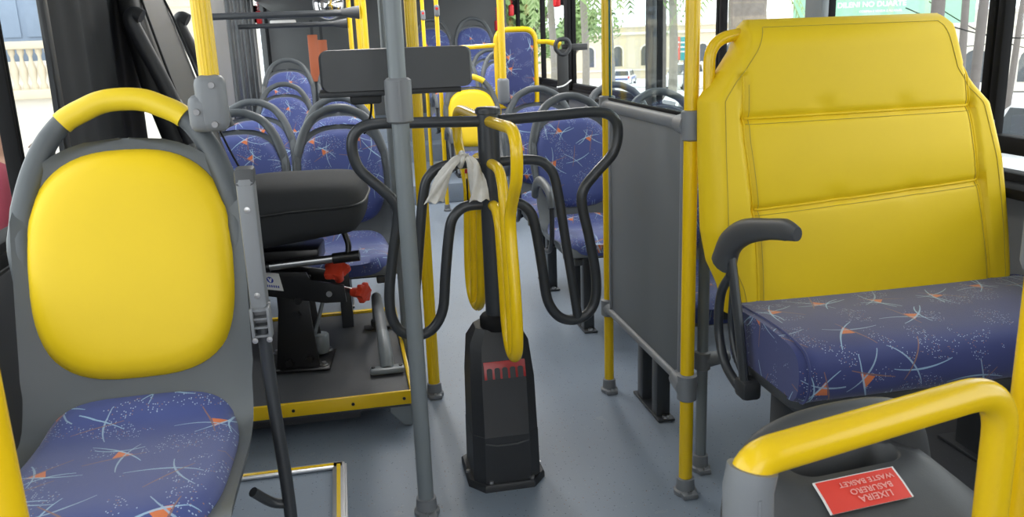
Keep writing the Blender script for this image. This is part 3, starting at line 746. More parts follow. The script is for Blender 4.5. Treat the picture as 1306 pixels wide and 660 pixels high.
m.build('stitching', 'thread', back)
m = MB()
for k in (0, 1): m.tube([on_bench(x, hz(x, k)+.002, .002) for x in np.linspace(1.02 if k == 0 else .998, np.interp(hz(1.65, k), *seamR), 60)], .0034, 8)
for sm in (seamL, seamR): m.tube([on_bench(np.interp(z, *sm), z, .0005) for z in np.linspace(.61, 1.20, 60)], .0034, 8)
m.build('piping', 'yellow_vinyl', back)
m = MB(); m.box((1.35-OB[0], 2.066-OB[1], .80-OB[2]), (.80, .010, .50), bev=.004); m.build('back_board', 'black_plastic', bench)
m = MB(); m.tube([Vector(p)-Vector(OB) for p in fillet([(.930, 2.100, 1.05), (.928, 2.104, 1.292), (1.05, 2.108, 1.308)], .085, 8)], .0155, 14); m.build('handle', 'yellow_paint', bench)
# cushion: rounded block with crowned top; left end slightly undercut
m = MB(); rings, uvs = [], []
CX0, CX1, CY0, CY1, CZ0, CZ1 = .945, 1.815, 1.605, 1.985, .488, .628
secs = np.linspace(0, 1, 41)
yzsec = [(CY1, CZ0+.01), (CY1, CZ1-.012), (CY1-.012, CZ1-.002), (CY1-.06, CZ1), (CY0+.19, CZ1+.004), (CY0+.08, CZ1-.002), (CY0+.03, CZ1-.014), (CY0+.008, CZ1-.036), (CY0, CZ1-.07), (CY0+.003, CZ0+.035), (CY0+.018, CZ0+.010), (CY0+.05, CZ0), (CY0+.2, CZ0-.004), (CY1-.05, CZ0)]
yzsec = catmull(yzsec, 4, True); ccy, ccz = (CY0+CY1)/2, (CZ0+CZ1)/2
arcs = np.cumsum([0]+[float(np.linalg.norm(yzsec[i]-yzsec[i-1])) for i in range(1, len(yzsec))])
for q, s in enumerate(secs):
    x = CX0+(CX1-CX0)*s; ed = min(s, 1-s)*(CX1-CX0); k = 1-.09*max(0, 1-ed/.03)**2.2
    rings.append([np.array([x, ccy+(y-ccy)*k, ccz+(z-ccz)*(1-.35*(1-k))-(.008 if False else 0)])-OB for y, z in yzsec]); uvs.append([(x, a) for a in arcs])
vs = m.addgrid(rings, cv=True, uvs=uvs)
m.cap(vs[0], True, [(p[1]+3.1, p[2]+.4) for p in rings[0]]); m.cap(vs[-1], False, [(p[1], p[2]) for p in rings[-1]])
cu = m.build('seat_cushion', 'fabric_bench', bench, 50)
m = MB(); m.tube([rings[1][i]+np.array([-.004, 0, .0005]) for i in range(len(rings[1]))], .0032, 8, closed=True); m.build('piping', 'fabric_bench', cu)
m = MB(); m.loft([[(x-OB[0], y-OB[1], z-OB[2]) for x, y in rrect(w, d, .06, 6, (1.38, 1.81))] for w, d, z in ((.66, .26, .415), (.80, .33, .44), (.868, .372, .472), (.874, .378, .496), (.85, .36, .498))]); m.build('seat_pan', 'dark_plastic', bench)
for x in (1.06, 1.62):
    m = MB()
    z0 = .0 if x < 1.26 else .18
    m.box((x-OB[0], 1.83-OB[1], (z0+.43)/2-OB[2]), (.07, .14, .43-z0), bev=.01); m.box((x-OB[0], 1.83-OB[1], z0+.006-OB[2]), (.11, .22, .010), bev=.004); m.build('leg', 'dark_metal', bench)
m = MB(); m.cyl(Vector((1.105, 2.255, .36))-Vector(OB), Vector((1.10, 1.92, .40))-Vector(OB), .016, 12); m.build('brace', 'dark_metal', bench)
# armrest
AX = .918
m = MB(); c = catmull([(1.962, .742), (1.928, .800), (1.85, .846), (1.75, .874), (1.66, .892), (1.61, .893)], 6)
m.tube([(AX-OB[0], y-OB[1], z-OB[2]) for y, z in c], [1.70-.75*min(1, i/19) if i < 24 else .95-.06*(i-24) for i in range(len(c))], 14, flat=((1, 0, 0), .0175, .026)); arm = m.build('armrest', 'dark_plastic', bench)
m = MB(); m.tube([(AX-OB[0], y-OB[1], z-OB[2]) for y, z in catmull([(1.925, .775), (1.90, .70), (1.86, .58), (1.83, .47)], 5)], 1., 10, flat=((1, 0, 0), .011, .017)); m.tube([(AX-.004-OB[0], y-OB[1], z-OB[2]) for y, z in catmull([(1.915, .72), (1.965, .66), (1.975, .56), (1.93, .48), (1.84, .445)], 6)], .012, 12)
m.tube([(AX+.012-OB[0], y-OB[1], z-OB[2]) for y, z in catmull([(1.93, .68), (1.935, .58), (1.90, .51), (1.84, .46)], 6)], .009, 12); m.build('support_frame', 'dark_metal', arm)
m = MB(); m.box((AX+.01-OB[0], 1.83-OB[1], .452-OB[2]), (.05, .06, .05), bev=.012); m.build('pivot', 'black_plastic', arm)

# ------------------------------------------------------------------ collector seat on the platform
cs = empty('collector_seat', (-.212, 3.16, QZ), math.radians(-6)); tag(cs, 'black swivel seat with tall folded-arm backrest on a black pedestal', 'collector seat')
H0 = QZ
def loc(x, y, z): return (x+.23, y-3.16, z-H0)
# cushion: x from back (-.44) to front (.035); superelliptic plan, undercut to the front
m = MB(); rings = []
for zt, k, sh in ((.0, .86, .0), (.03, .95, 0), (.07, .985, 0), (.10, 1., 0), (.112, .99, 0), (.135, .975, 0), (.158, .93, 0), (.172, .82, 0), (.180, .55, 0), (.183, .25, 0)):
    rr = []
    for j in range(56):
        a = 2*PI*j/56; c, s_ = math.cos(a), math.sin(a); e = 2/4.2
        x = math.copysign(abs(c)**e, c)*.245*k; y = math.copysign(abs(s_)**e, s_)*.245*k
        drop = max(0, -x+.05)*.22*(1-zt/.184)
        rr.append((x+.03, y, .678-H0+zt-drop+.02*(1 if zt > .1 else 0)*(-x)*.4))
    rings.append(rr)
m.loft(rings); cushion = m.build('seat_cushion', 'black_fabric', cs, 60)
m = MB(); m.tube([(x*1.004, y*1.004, z) for x, y, z in rings[3]], .005, 8, closed=True); m.build('piping', 'black_vinyl', cushion)
# backrest leaning away towards the windows
m = MB(); rings = []
for z, x, w, th in ((.80, -.20, .15, .05), (.84, -.215, .20, .085), (1.0, -.262, .225, .105), (1.2, -.318, .222, .10), (1.4, -.368, .205, .085), (1.52, -.396, .175, .07), (1.56, -.405, .12, .045)):
    rings.append([(x-th/2+px_*(1.), py_, z-H0+.25*0) for px_, py_ in [(math.copysign(abs(math.cos(a))**.6, math.cos(a))*th/2, math.copysign(abs(math.sin(a))**.5, math.sin(a))*w) for a in np.linspace(0, 2*PI, 41)[:-1]]])
m.loft(rings); bk_ = m.build('backrest', 'black_vinyl', cs, 60)
m = MB()
for sgn in (-1, 1): m.tube(catmull([(-.205+.008, sgn*.155, .86-H0), (-.262+.006, sgn*.17, 1.0-H0), (-.318+.006, sgn*.165, 1.2-H0), (-.368+.004, sgn*.15, 1.4-H0), (-.396, sgn*.12, 1.51-H0)], 6), .004, 8)
m.split('piping', 'black_fabric', bk_)
for sgn in (-1, 1):
    y = sgn*.262
    m = MB(); m.tube(catmull([(-.25, y, 1.02-H0), (-.30, y, 1.18-H0), (-.362, y, 1.34-H0), (-.385, y, 1.405-H0), (-.375, y, 1.428-H0), (-.352, y, 1.418-H0)], 6), 1., 12, flat=((0, 1, 0), .026, .024)); a_ = m.build('armrest', 'black_plastic', cs)
    if sgn > 0: continue
    m = MB(); m.bar((-.275, y+.0, 1.16-H0), (-.215, y, .995-H0), .022, .014); m.build('arm_bar', 'black_metal', a_)
    m = MB(); m.cyl((-.245, y-.03*sgn-.012, .970-H0), (-.245, y-.03*sgn+.012, .970-H0), .030, 20); m.build('pivot', 'black_metal', a_)
# pedestal, tilting bracket, knobs
m = MB(); m.box((-.03, .02, .008), (.25, .21, .012), bev=.01); base = m.build('base_plate', 'black_metal', cs)
m = MB()
for x in (-.13, .07): 
    for y in (-.06, .10): m.lathe([(.016, .014), (.016, .018), (.009, .019), (.009, .028), (0, .029)], (x, y, 0), 8)
m.split('bolt', 'steel', base)
m = MB()
for y in (-.05, .085): m.prism([(-.105, .012), (.055, .012), (.03, .33), (-.065, .33)], Matrix(((1, 0, 0, 0), (0, 0, -1, y), (0, 1, 0, 0), (0, 0, 0, 1))), .012, .002)
m.box((-.03, .01, .17), (.10, .12, .30), bev=.004)
for x, z in ((-.055, .035), (.02, .045), (-.01, .22), (.0, .275)): m.lathe([(0, -.078), (.014, -.078), (.016, -.068), (.016, -.06)][::-1], (x, 0, z), 6, 'y')
m.build('pedestal', 'black_metal', cs, 30)
m = MB(); m.prism([(-.24, .325), (.10, .26), (.175, .26), (.17, .325), (.05, .35), (.04, .38), (-.24, .40)], Matrix(((1, 0, 0, 0), (0, 0, -1, -.062), (0, 1, 0, 0), (0, 0, 0, 1))), .012, .002)
m.prism([(-.24, .325), (.10, .26), (.175, .26), (.17, .325), (.05, .35), (-.24, .40)], Matrix(((1, 0, 0, 0), (0, 0, -1, .11), (0, 1, 0, 0), (0, 0, 0, 1))), .012, .002)
m.box((-.08, .02, .435), (.34, .18, .06), bev=.006); brk = m.build('tilt_bracket', 'black_metal', cs, 30)
m = MB(); m.lathe([(0, -.078), (.011, -.078), (.011, -.074)][::-1], (.115, 0, .295), 10, 'y'); m.build('pin', 'steel', brk)
m = MB(); m.prism([(-.075, -.034), (.0, -.034), (.0, .034), (-.075, .034)], Matrix(((.985, -.17, 0, -.052), (0, 0, -1, -.0745), (-.17, .985, 0, .350), (0, 0, 0, 1))), .001); lb = m.build('maker_label', 'white_paper', brk)
lm = Matrix(((.985, -.17, 0, -.0895), (0, 0, -1, -.0757), (-.17, .985, 0, .356), (0, 0, 0, 1)))
m = MB(); m.prism([(.012*math.cos(a), .006+.012*math.sin(a)) for a in np.linspace(0, 2*PI, 20)[:-1]], lm, .0006); m.build('emblem', 'ink_blue', lb)
m = MB(); m.prism([(-.008, .013), (-.0025, .013), (0, .004), (.0025, .013), (.008, .013), (.002, -.003), (-.002, -.003)], lm @ Matrix.Translation((0, 0, .0006)), .0005); m.build('emblem_mark', 'white_paper', lb)
m = MB(); 
for k in range(7): m.prism([(-.026+.0078*k, -.023), (-.021+.0078*k, -.023), (-.0205+.0078*k, -.014), (-.0245+.0078*k, -.014)], lm, .0006)
m.build('lettering', 'ink_blue', lb)
m = MB(); m.cyl((-.20, -.10, .410), (.21, -.11, .440), .015, 14); m.build('slide_tube', 'steel', cs)
m = MB(); m.cyl((.145, -.109, .436), (.24, -.1115, .443), .020, 14); m.cyl((-.24, -.10, .407), (-.08, -.10, .417), .020, 14); m.tube(catmull([(.20, -.109, .450), (.202, -.10, .485), (.19, -.09, .53), (.185, -.08, .58)], 5), .011, 10); m.split('slide_end', 'black_metal', cs)
def knob(name, c, ax, r=.045, n=6):
    k = empty('tmp'); bpy.data.objects.remove(k)
    m = MB(); ax = Vector(ax).normalized(); q = Vector((0, 0, 1)).rotation_difference(ax).to_matrix().to_4x4(); q.translation = Vector(c)
    out = [((r*(.82+.18*math.cos(n*a)))*math.cos(a), (r*(.82+.18*math.cos(n*a)))*math.sin(a)) for a in np.linspace(0, 2*PI, 61)[:-1]]
    m.prism(out, q @ Matrix.Translation((0, 0, -.012)), .024, .005); m.tube([q @ Vector((0, 0, -.05)), q @ Vector((0, 0, -.008))], [.017, .022], 12)
    return m.build(name, 'red_plastic', cs)
kn = knob('adjusting_knob', (.145, -.04, .375), (-.1, -.45, .9), .052, 5); kn2 = knob('adjusting_knob', (.238, -.06, .288), (1, -.55, .05), .040, 6)
m = MB(); m.cyl((.16, -.02, .297), (.225, -.055, .289), .010, 12); m.build('knob_shaft', 'steel', cs)
m = MB(); m.cyl((.02, .06, .08), (.08, .09, .26), .008, 10); m.lathe([(.028, 0), (.034, .02), (.034, .07), (.03, .075)], (.045, .07, .02), 14); m.build('gas_strut', 'grey_paint', cs)
# footrest loop on the platform
t = empty('footrest', (.075, 3.25, QZ)); m = MB(); m.tube(fillet([(.004, -.185, .055), (.0, -.02, .135), (-.004, .24, .155), (-.004, .262, .02)], .05, 6), .021, 16); m.build('bar', 'grey_plastic', t)
m = MB(); m.tube([(.006, -.255, .012), (.006, -.225, .045), (.004, -.15, .085), (.003, -.11, .10)], [.026, .026, .025, .023], 14); m.box((.006, -.262, .012), (.125, .05, .022), bev=.008); ft = m.build('foot_socket', 'grey_paint', t)
m = MB()
for x in (-.045, .055): m.lathe([(.007, .022), (.007, .027), (0, .028)], (x, -.262, 0), 8)
m.split('bolt', 'black_metal', ft)
m = MB(); m.lathe([(.03, .0), (.03, .035), (.024, .04)], (-.004, .262, 0), 14); m.box((-.004, .262, .006), (.12, .04, .012), bev=.005); m.build('rear_socket', 'dark_plastic', t)
tag(t, 'grey footrest bar bolted down on the dark collector platform', 'footrest')
# black padded curtain beside the collector seat
m = MB(); rows, rb = [], []
for z in np.linspace(.62, 2.02, 24):
    a, b = [], []
    for y in np.linspace(2.35+.06*(z-1.3), 3.32, 66):
        x = -.702+.007*math.sin((y-2.2)*19)+.004*math.sin((y-2.2)*41+z*2)+.003*math.sin(z*5)
        a.append((x, y, z)); b.append((x-.012, y, z))
    rows.append(a+b[::-1])
vs = m.addgrid(rows, cv=True); m.cap(vs[0]); m.cap(vs[-1]); cu_ = m.build('curtain', 'black_fabric'); tag(cu_, 'black padded curtain hanging in front of the left windows', 'curtain')
m = MB(); m.box((-.702, 2.37, 1.32), (.020, .035, 1.38), bev=.008); m.build('hem', 'black_vinyl', cu_)
# cash box on a bracket by the grey front pole
t = empty('cash_box', (.158, 2.56, 1.188)); o2 = [( -.222, 0), (.222, 0), (.222, .082), (.202, .116), (-.202, .116), (-.222, .095)]
m = MB(); m.loft([[(x*k, y, z) for x, z in rrect(.425, .112, .022, 6, (0, .054))] for k, y in ((.97, -.095), (1., -.085), (1., .10), (.97, .11))]); m.build('lid', 'dark_plastic', t, 35)
m = MB(); m.box((-.02, .0, -.010), (.40, .17, .016), bev=.004); m.box((-.09, -.0, -.028), (.09, .10, .03), bev=.01); tr_ = m.build('tray', 'black_plastic', t)
m = MB(); m.box((.02, .11, -.02), (.20, .06, .016), bev=.003); m.build('bracket', 'grey_paint', t)
m = MB(); m.tube(catmull([(-.075, -.03, -.03), (-.08, -.04, -.07), (-.095, -.05, -.11), (-.105, -.05, -.125)], 5), .0035, 8); m.build('cable', 'black_rubber', t)
tag(t, 'long dark grey cash box with rounded corners above the turnstile', 'cash box')

# ------------------------------------------------------------------ waste bin and its rail
t = empty('bin_rail', (.36, .74, 0)); PA = np.array([.36, .74, 0])
pth = fillet([(.368, .715, .0), (.368, .715, .80), (.364, .715, .902), (.726, .797, .907), (.730, .799, .0)], [0, .01, .034, .065, 0], 9)
m = MB(); m.tube([np.array(p)-PA for p in pth], .0195, 20); m.build('tube', 'yellow_paint', t)
m = MB(); m.tube([np.array(p)-PA for p in ((.368, .715, .832), (.367, .715, .872), (.372, .717, .893))], .0255, 20); m.tube([np.array(p)-PA for p in ((.368, .690, .835), (.367, .690, .872))], .002, 6); m.build('sleeve', 'grey_plastic', t)
m = MB()
for x, y in ((.368, .715), (.730, .799)): fitting(m, (x-PA[0], y-PA[1], 0), .022)
m.split('floor_socket', 'grey_plastic', t); tag(t, 'bent yellow tube rail with grey sleeve in front of the waste bin', 'rail')
BC = np.array([.676, .985, -.025]); t = empty('waste_bin', tuple(BC), math.radians(6)); tag(t, 'dark grey plastic waste bin with a red sticker and hand hole', 'waste bin')
m = MB(); rings = []
def rr_(w, d, r, z, yc=0., tilt=0.): return [(x, y, z+tilt*(y-yc)) for x, y in rrect(w, d, r, 8, (0, yc))]
rings += [rr_(.24, .17, .05, .28), rr_(.28, .20, .06, .30), rr_(.325, .235, .07, .55), rr_(.352, .255, .075, .640), rr_(.350, .250, .075, .668, 0, .05), rr_(.330, .225, .070, .690, .002, .09), rr_(.265, .140, .055, .722, .02, .12), rr_(.185, .066, .030, .733, .038, .05), rr_(.176, .056, .026, .728, .038, .0), rr_(.166, .050, .022, .60, .036)]
m.loft(rings, True, True); m.build('body', 'dark_plastic', t, 60)
m = MB(); m.tube(catmull([(-.145, .06, .60), (-.148, .06, .69), (-.126, .06, .750), (-.080, .06, .778), (.0, .06, .788), (.080, .06, .782), (.122, .06, .757), (.140, .06, .70), (.150, .06, .60)], 7), [1.15-.5*math.sin(PI*i/56) for i in range(57)], 18, flat=((0, 1, 0), .030, .032)); m.build('hoop_handle', 'dark_plastic', t, 60)
# sticker follows the bowed top-front face
def stk(u, v, off=.0):    # u across (m), v from front (0) to slot (1)
    yy = np.interp(v, [0, .5, 1], [-.060, -.034, -.005]); zz = np.interp(v, [0, .5, 1], [.7075, .716, .7235]); 
    return (u-.021+.010*(v-.5), yy-off*.5, zz+.006+off-.06*(u*u))
for nm, mt, hw, v0, v1, of in (('sticker', 'white_paper', .067, -.06, 1.04, .0006), ('red_field', 'label_red', .0635, .0, .97, .0012)):
    m = MB(); G = [[stk(u, v, of) for u in np.linspace(-hw, hw, 17)] for v in np.linspace(v0, v1, 15)]; G2 = [[stk(u, v, of-.0008) for u in np.linspace(-hw, hw, 17)] for v in np.linspace(v0, v1, 15)]
    vs = m.addgrid([a+b[::-1] for a, b in zip(G, G2)], cv=True); m.cap(vs[0]); m.cap(vs[-1]); o = m.build(nm, mt, t if nm == 'sticker' else stick)
    if nm == 'sticker': stick = o
for line, v, size in (('LIXEIRA', .25, .0155), ('BASURERO', .50, .0140), ('WASTE BASKET', .75, .0128)):
    a, b = Vector(stk(0, v-.1, .0022)), Vector(stk(0, v+.1, .0022)); yv = (a-b).normalized(); xv = Vector((-1, 0, 0)); zv = xv.cross(yv)
    cc = Vector(stk(.012, v, .0022)); MM = Matrix(((xv.x, yv.x, zv.x, cc.x), (xv.y, yv.y, zv.y, cc.y), (xv.z, yv.z, zv.z, cc.z), (0, 0, 0, 1)))
    text_mesh('lettering', line, size, 'label_text', stick, MM)

# ------------------------------------------------------------------ wheelchair place, far fittings
WY = 6.50
t = empty('wheelchair_backrest', (1.33, WY, 0)); m = MB()
m.tube([(x, 0, z) for x, z in fillet([(-.165, .55), (-.165, 1.365), (.135, 1.365), (.135, .55)], .09, 8)], .020, 14); m.cyl((-.165, 0, .80), (.135, 0, .80), .017, 12); m.build('frame', 'yellow_paint', t)
m = MB(); m.cyl((-.165, 0, 1.255), (-.50, 0, 1.245), .017, 12); m.tube([(.135, 0, 1.27), (.22, 0, 1.268), (.28, 0, 1.255), (.325, 0, 1.235)], [.017, .017, .022, .03], 12); m.split('wall_rail', 'yellow_paint', t)
m = MB(); rows, uvs = [], []
oc = rrect(.265, .56, .07, 8)
vs = None
rows = [[(x-.015, -.026+.02*(1-k), z*1.0+1.065) for x, z in oc] if k == 0 else [((x*(1-.10*k))-.015, -.032-.006*k, z*(1-.05*k)+1.065) for x, z in oc] for k in (0, .35, 1.)]
rows.insert(0, [(x-.015, .018, z+1.065) for x, z in oc]); vs = m.addgrid(rows, cv=True, uvs=[[(p[0], p[2]) for p in r_] for r_ in rows]); m.cap(vs[-1], False, [(p[0], p[2]) for p in rows[-1]]); m.cap(vs[0], True)
m.build('pad', 'fabric_bench', t)
m = MB(); m.box((-.015, .0, .30), (.06, .05, .60), bev=.01); m.build('leg', 'dark_metal', t)
tag(t, 'tall narrow blue wheelchair backrest framed in yellow tube with side rail', 'wheelchair backrest')
t = empty('seat_belt', (1.655, 6.42, .60)); m = MB(); m.box((0, 0, .28), (.085, .03, .66), bev=.012); m.build('webbing', 'black_vinyl', t)
m = MB(); m.box((.10, .02, .62), (.20, .03, .05), bev=.008); m.build('bracket', 'black_metal', t)
m = MB(); m.tube(catmull([(-.055, -.01, .62), (-.035, -.01, .675), (.035, -.01, .675), (.055, -.01, .62), (.02, -.01, .575), (-.02, -.01, .575)], 5, True), .016, 10, closed=True); m.build('belt_guide', 'black_plastic', t)
m = MB(); m.tube(catmull([(-.055, -.022, .33), (0, -.024, .34), (.06, -.022, .38)], 4), .006, 8); m.build('string', 'white_paper', t)
tag(t, 'black seat belt hanging on the window pillar beside the wheelchair backrest', 'seat belt')
def hammer(x, y, z, label, s=1.):
    t = empty('emergency_hammer', (x, y, z)); m = MB(); m.box((0, 0, 0), (.05, .075, .115), bev=.016, seg=3); h = m.build('case', 'hammer_red', t)
    m = MB(); m.tube([(0+.012*math.cos(k*.9), -.02+.012*math.sin(k*.9), .06+.0035*k) for k in range(40)], .0035, 6); m.build('coiled_cord', 'hammer_red', t)
    m = MB(); m.box((.03 if x > 0 else -.03, 0, .03), (.05, .03, .15), bev=.004); m.build('mount', 'black_rubber', t)
    return tag(t, label, 'emergency hammer', 'red emergency hammers')
hammer(XR-.05, 9.13, atX(653, 13, XR-.05)[2], 'red emergency hammer on the pillar above the wheelchair backrest')
v = atX(611, 23, XR-.05); hammer(XR-.05, min(v[1], 10.0), 1.44, 'red emergency hammer, farthest one by the rear right window')
v = atX(710, 3, XR-.05); hammer(XR-.05, v[1], v[2]+.02, 'red emergency hammer, nearest one, cropped by the top edge')
hammer(XL+.06, 8.27, 1.56, 'red emergency hammer on the left wall behind the door')
t = empty('convex_mirror', (-.045, 7.3, 1.62)); m = MB(); m.lathe([(.0, -.035), (.05, -.031), (.09, -.018), (.115, .0), (.115, .008)][::-1], (0, 0, 0), 28, 'y'); m.build('glass', 'mirror_chrome', t)
m = MB(); m.tube([(.118*math.cos(a), .004, .118*math.sin(a)) for a in np.linspace(0, 2*PI, 33)[:-1]], .007, 8, closed=True); m.build('rim', 'grey_plastic', t); m = MB(); m.cyl((0, .01, .05), (0, .02, .44), .01, 8); m.build('stalk', 'dark_metal', t)
tag(t, 'round convex mirror under the ceiling above the far left seats', 'mirror')
for i, (x, y, w, z0, z1) in enumerate(((-.235, 8.9, .095, .95, 1.40), (-.155, 9.3, .10, .95, 1.35))):  # orange reflections near the rear wall, modelled as solid coloured panels
    m = MB(); m.box((x, y, (z0+z1)/2), (w, .02, z1-z0), bev=.006); o = m.build('orange_reflection_panel', 'orange_reflection'); 
    m = MB(); m.box((x, y+.02, z0/2+.35), (.03, .02, z0-.02+.5)); m.build('post', 'dark_metal', o)
    tag(o, 'orange reflection panel near the rear wall, %s of the two' % ('taller and left' if i == 0 else 'shorter and right'), 'panel', 'orange rear reflections')
t = empty('lamp_housing', (-.45, 8.0, 1.5)); m = MB(); m.box((0, 0, 0), (.22, .04, .05), bev=.01); m.build('housing', 'white_paper', t); tag(t, 'small pale lamp housing under the dark rear duct', 'lamp housing')

# ------------------------------------------------------------------ world outside
def gz(x, y): return -.80-.035*x-.024*y
m = MB(); m.addgrid([[(x, y, gz(x, y)) for x in (-60, -4, 6, 60, 150)] for y in (-60, 0, 40, 120, 260)]); st = m.build('ground_street', 'asphalt'); structure(st)
m = MB(); m.prism([(-30, -20), (-1.35, -20), (-1.35, 60), (-30, 60)], Matrix(((1, 0, -.0, 0), (0, 1, 0, 0), (-.035, -.024, 1, -.78), (0, 0, 0, 1))), .14); structure(m.build('ground_sidewalk', 'sidewalk'))
m = MB(); m.prism([(24, 70), (120, 40), (120, 130), (24, 130)], Matrix(((1, 0, 0, 0), (0, 1, 0, 0), (-.035, -.024, 1, -.80), (0, 0, 0, 1))), .15); structure(m.build('ground_plaza', 'sidewalk'))
# long beige building with arched windows
def arched(w, h, n=8): return [(-w/2, 0), (w/2, 0)]+[(w/2*math.cos(a), h-w/2+w/2*math.sin(a)) for a in np.linspace(0, PI, n)]
def building(label, c, yaw, Lw, Ht, D, nwin, zb, mat='stucco', ww=1.2, wh=2.4, sill=1.6, corn=True):
    t = empty('building', c, yaw); m = MB(); m.box((0, D/2, Ht/2), (Lw, D, Ht)); m.build('wall', mat, t)
    if corn:
        m = MB(); m.box((0, -.15, Ht-.9), (Lw+.4, .4, .35), bev=.1); m.box((0, -.1, Ht-.05), (Lw+.3, .3, .25), bev=.05); m.box((0, -.08, sill-.5), (Lw+.2, .2, .2)); m.build('cornice', 'stucco_white', t)
    for k in range(nwin):
        x = -Lw/2+(k+.5)*Lw/nwin; m = MB(); m.prism(arched(ww, wh), Matrix(((1, 0, 0, x), (0, 0, -1, .02), (0, 1, 0, sill), (0, 0, 0, 1))), .06); w = m.build('window', 'window_dark', t)
        m = MB(); m.tube([(x+px_*1.12, -.06, sill+pz_*1.04) for px_, pz_ in arched(ww, wh)[1:]], .12, 6); m.build('surround', 'stucco_white', w)
    return tag(t, label, 'building')
v = atY(770, 97, 105.); building('long pale beige building with arched windows across the street', (v[0], 105, gz(v[0], 105)), math.radians(-12), 42, 6.4, 10, 12, 0)
v = atY(1110, 60, 55.); b2 = building('shop front under a green banner across the street', (v[0]+2, v[1], gz(v[0], v[1])), math.radians(-35), 20, 5.2, 8, 6, 0, 'stucco_white', 1.6, 2.2, .5)
# green banner with white wording
bc = atY(1125, 8, 36.); rzb = math.radians(-28)
t = empty('banner', tuple(bc), rzb); m = MB(); m.box((0, 0, .1), (7.6, .06, 1.9), bev=.02); m.build('sheet', 'banner_green', t)
MMx = Matrix(((1, 0, 0, -.45), (0, 0, -1, -.04), (0, 1, 0, .10), (0, 0, 0, 1))); text_mesh('lettering', 'DILENI NO DUARTE', .32, 'white_paper', t, MMx, .01, .008)
MMx = Matrix(((1, 0, 0, -.05), (0, 0, -1, -.04), (0, 1, 0, -.20), (0, 0, 0, 1))); text_mesh('small_lettering', 'COMPRA E VENDA E ALUGUEL', .13, 'white_paper', t, MMx, .01, .003)
m = MB()
for x in (-3.4, 0, 3.4): m.cyl((x, .08, -5.2), (x, .08, .9), .06, 8)
m.split('post', 'post_wood', t); tag(t, 'green banner with white lettering above the top of the wide bench', 'banner')
for i, (px, py, mt, nm, tx) in enumerate(((873, 62, 'teal_sign', 'teal advertising board beyond the glass screen', 'teal'), (861, 62, 'red_sign', 'red advertising board beside the teal one beyond the screen', 'red'))):
    v = atY(px, py, 62.); t = empty('billboard', tuple(v), math.radians(-15)); w = (1.1, .75)[i]; m = MB(); m.box((0, 0, 0), (w, .08, 1.7), bev=.02); m.build('board', mt, t)
    m = MB(); g = gz(v[0], v[1])-v[2]; m.cyl((0, .06, g), (0, .06, -.8), .06, 8); m.build('post', 'post_wood', t)
    m = MB()
    for k in range(3): m.box((0, -.045, .45-.33*k), (w*(.8-.12*k), .01, .12))
    m.build('pale_bands', 'white_paper', t); tag(t, nm, 'billboard')
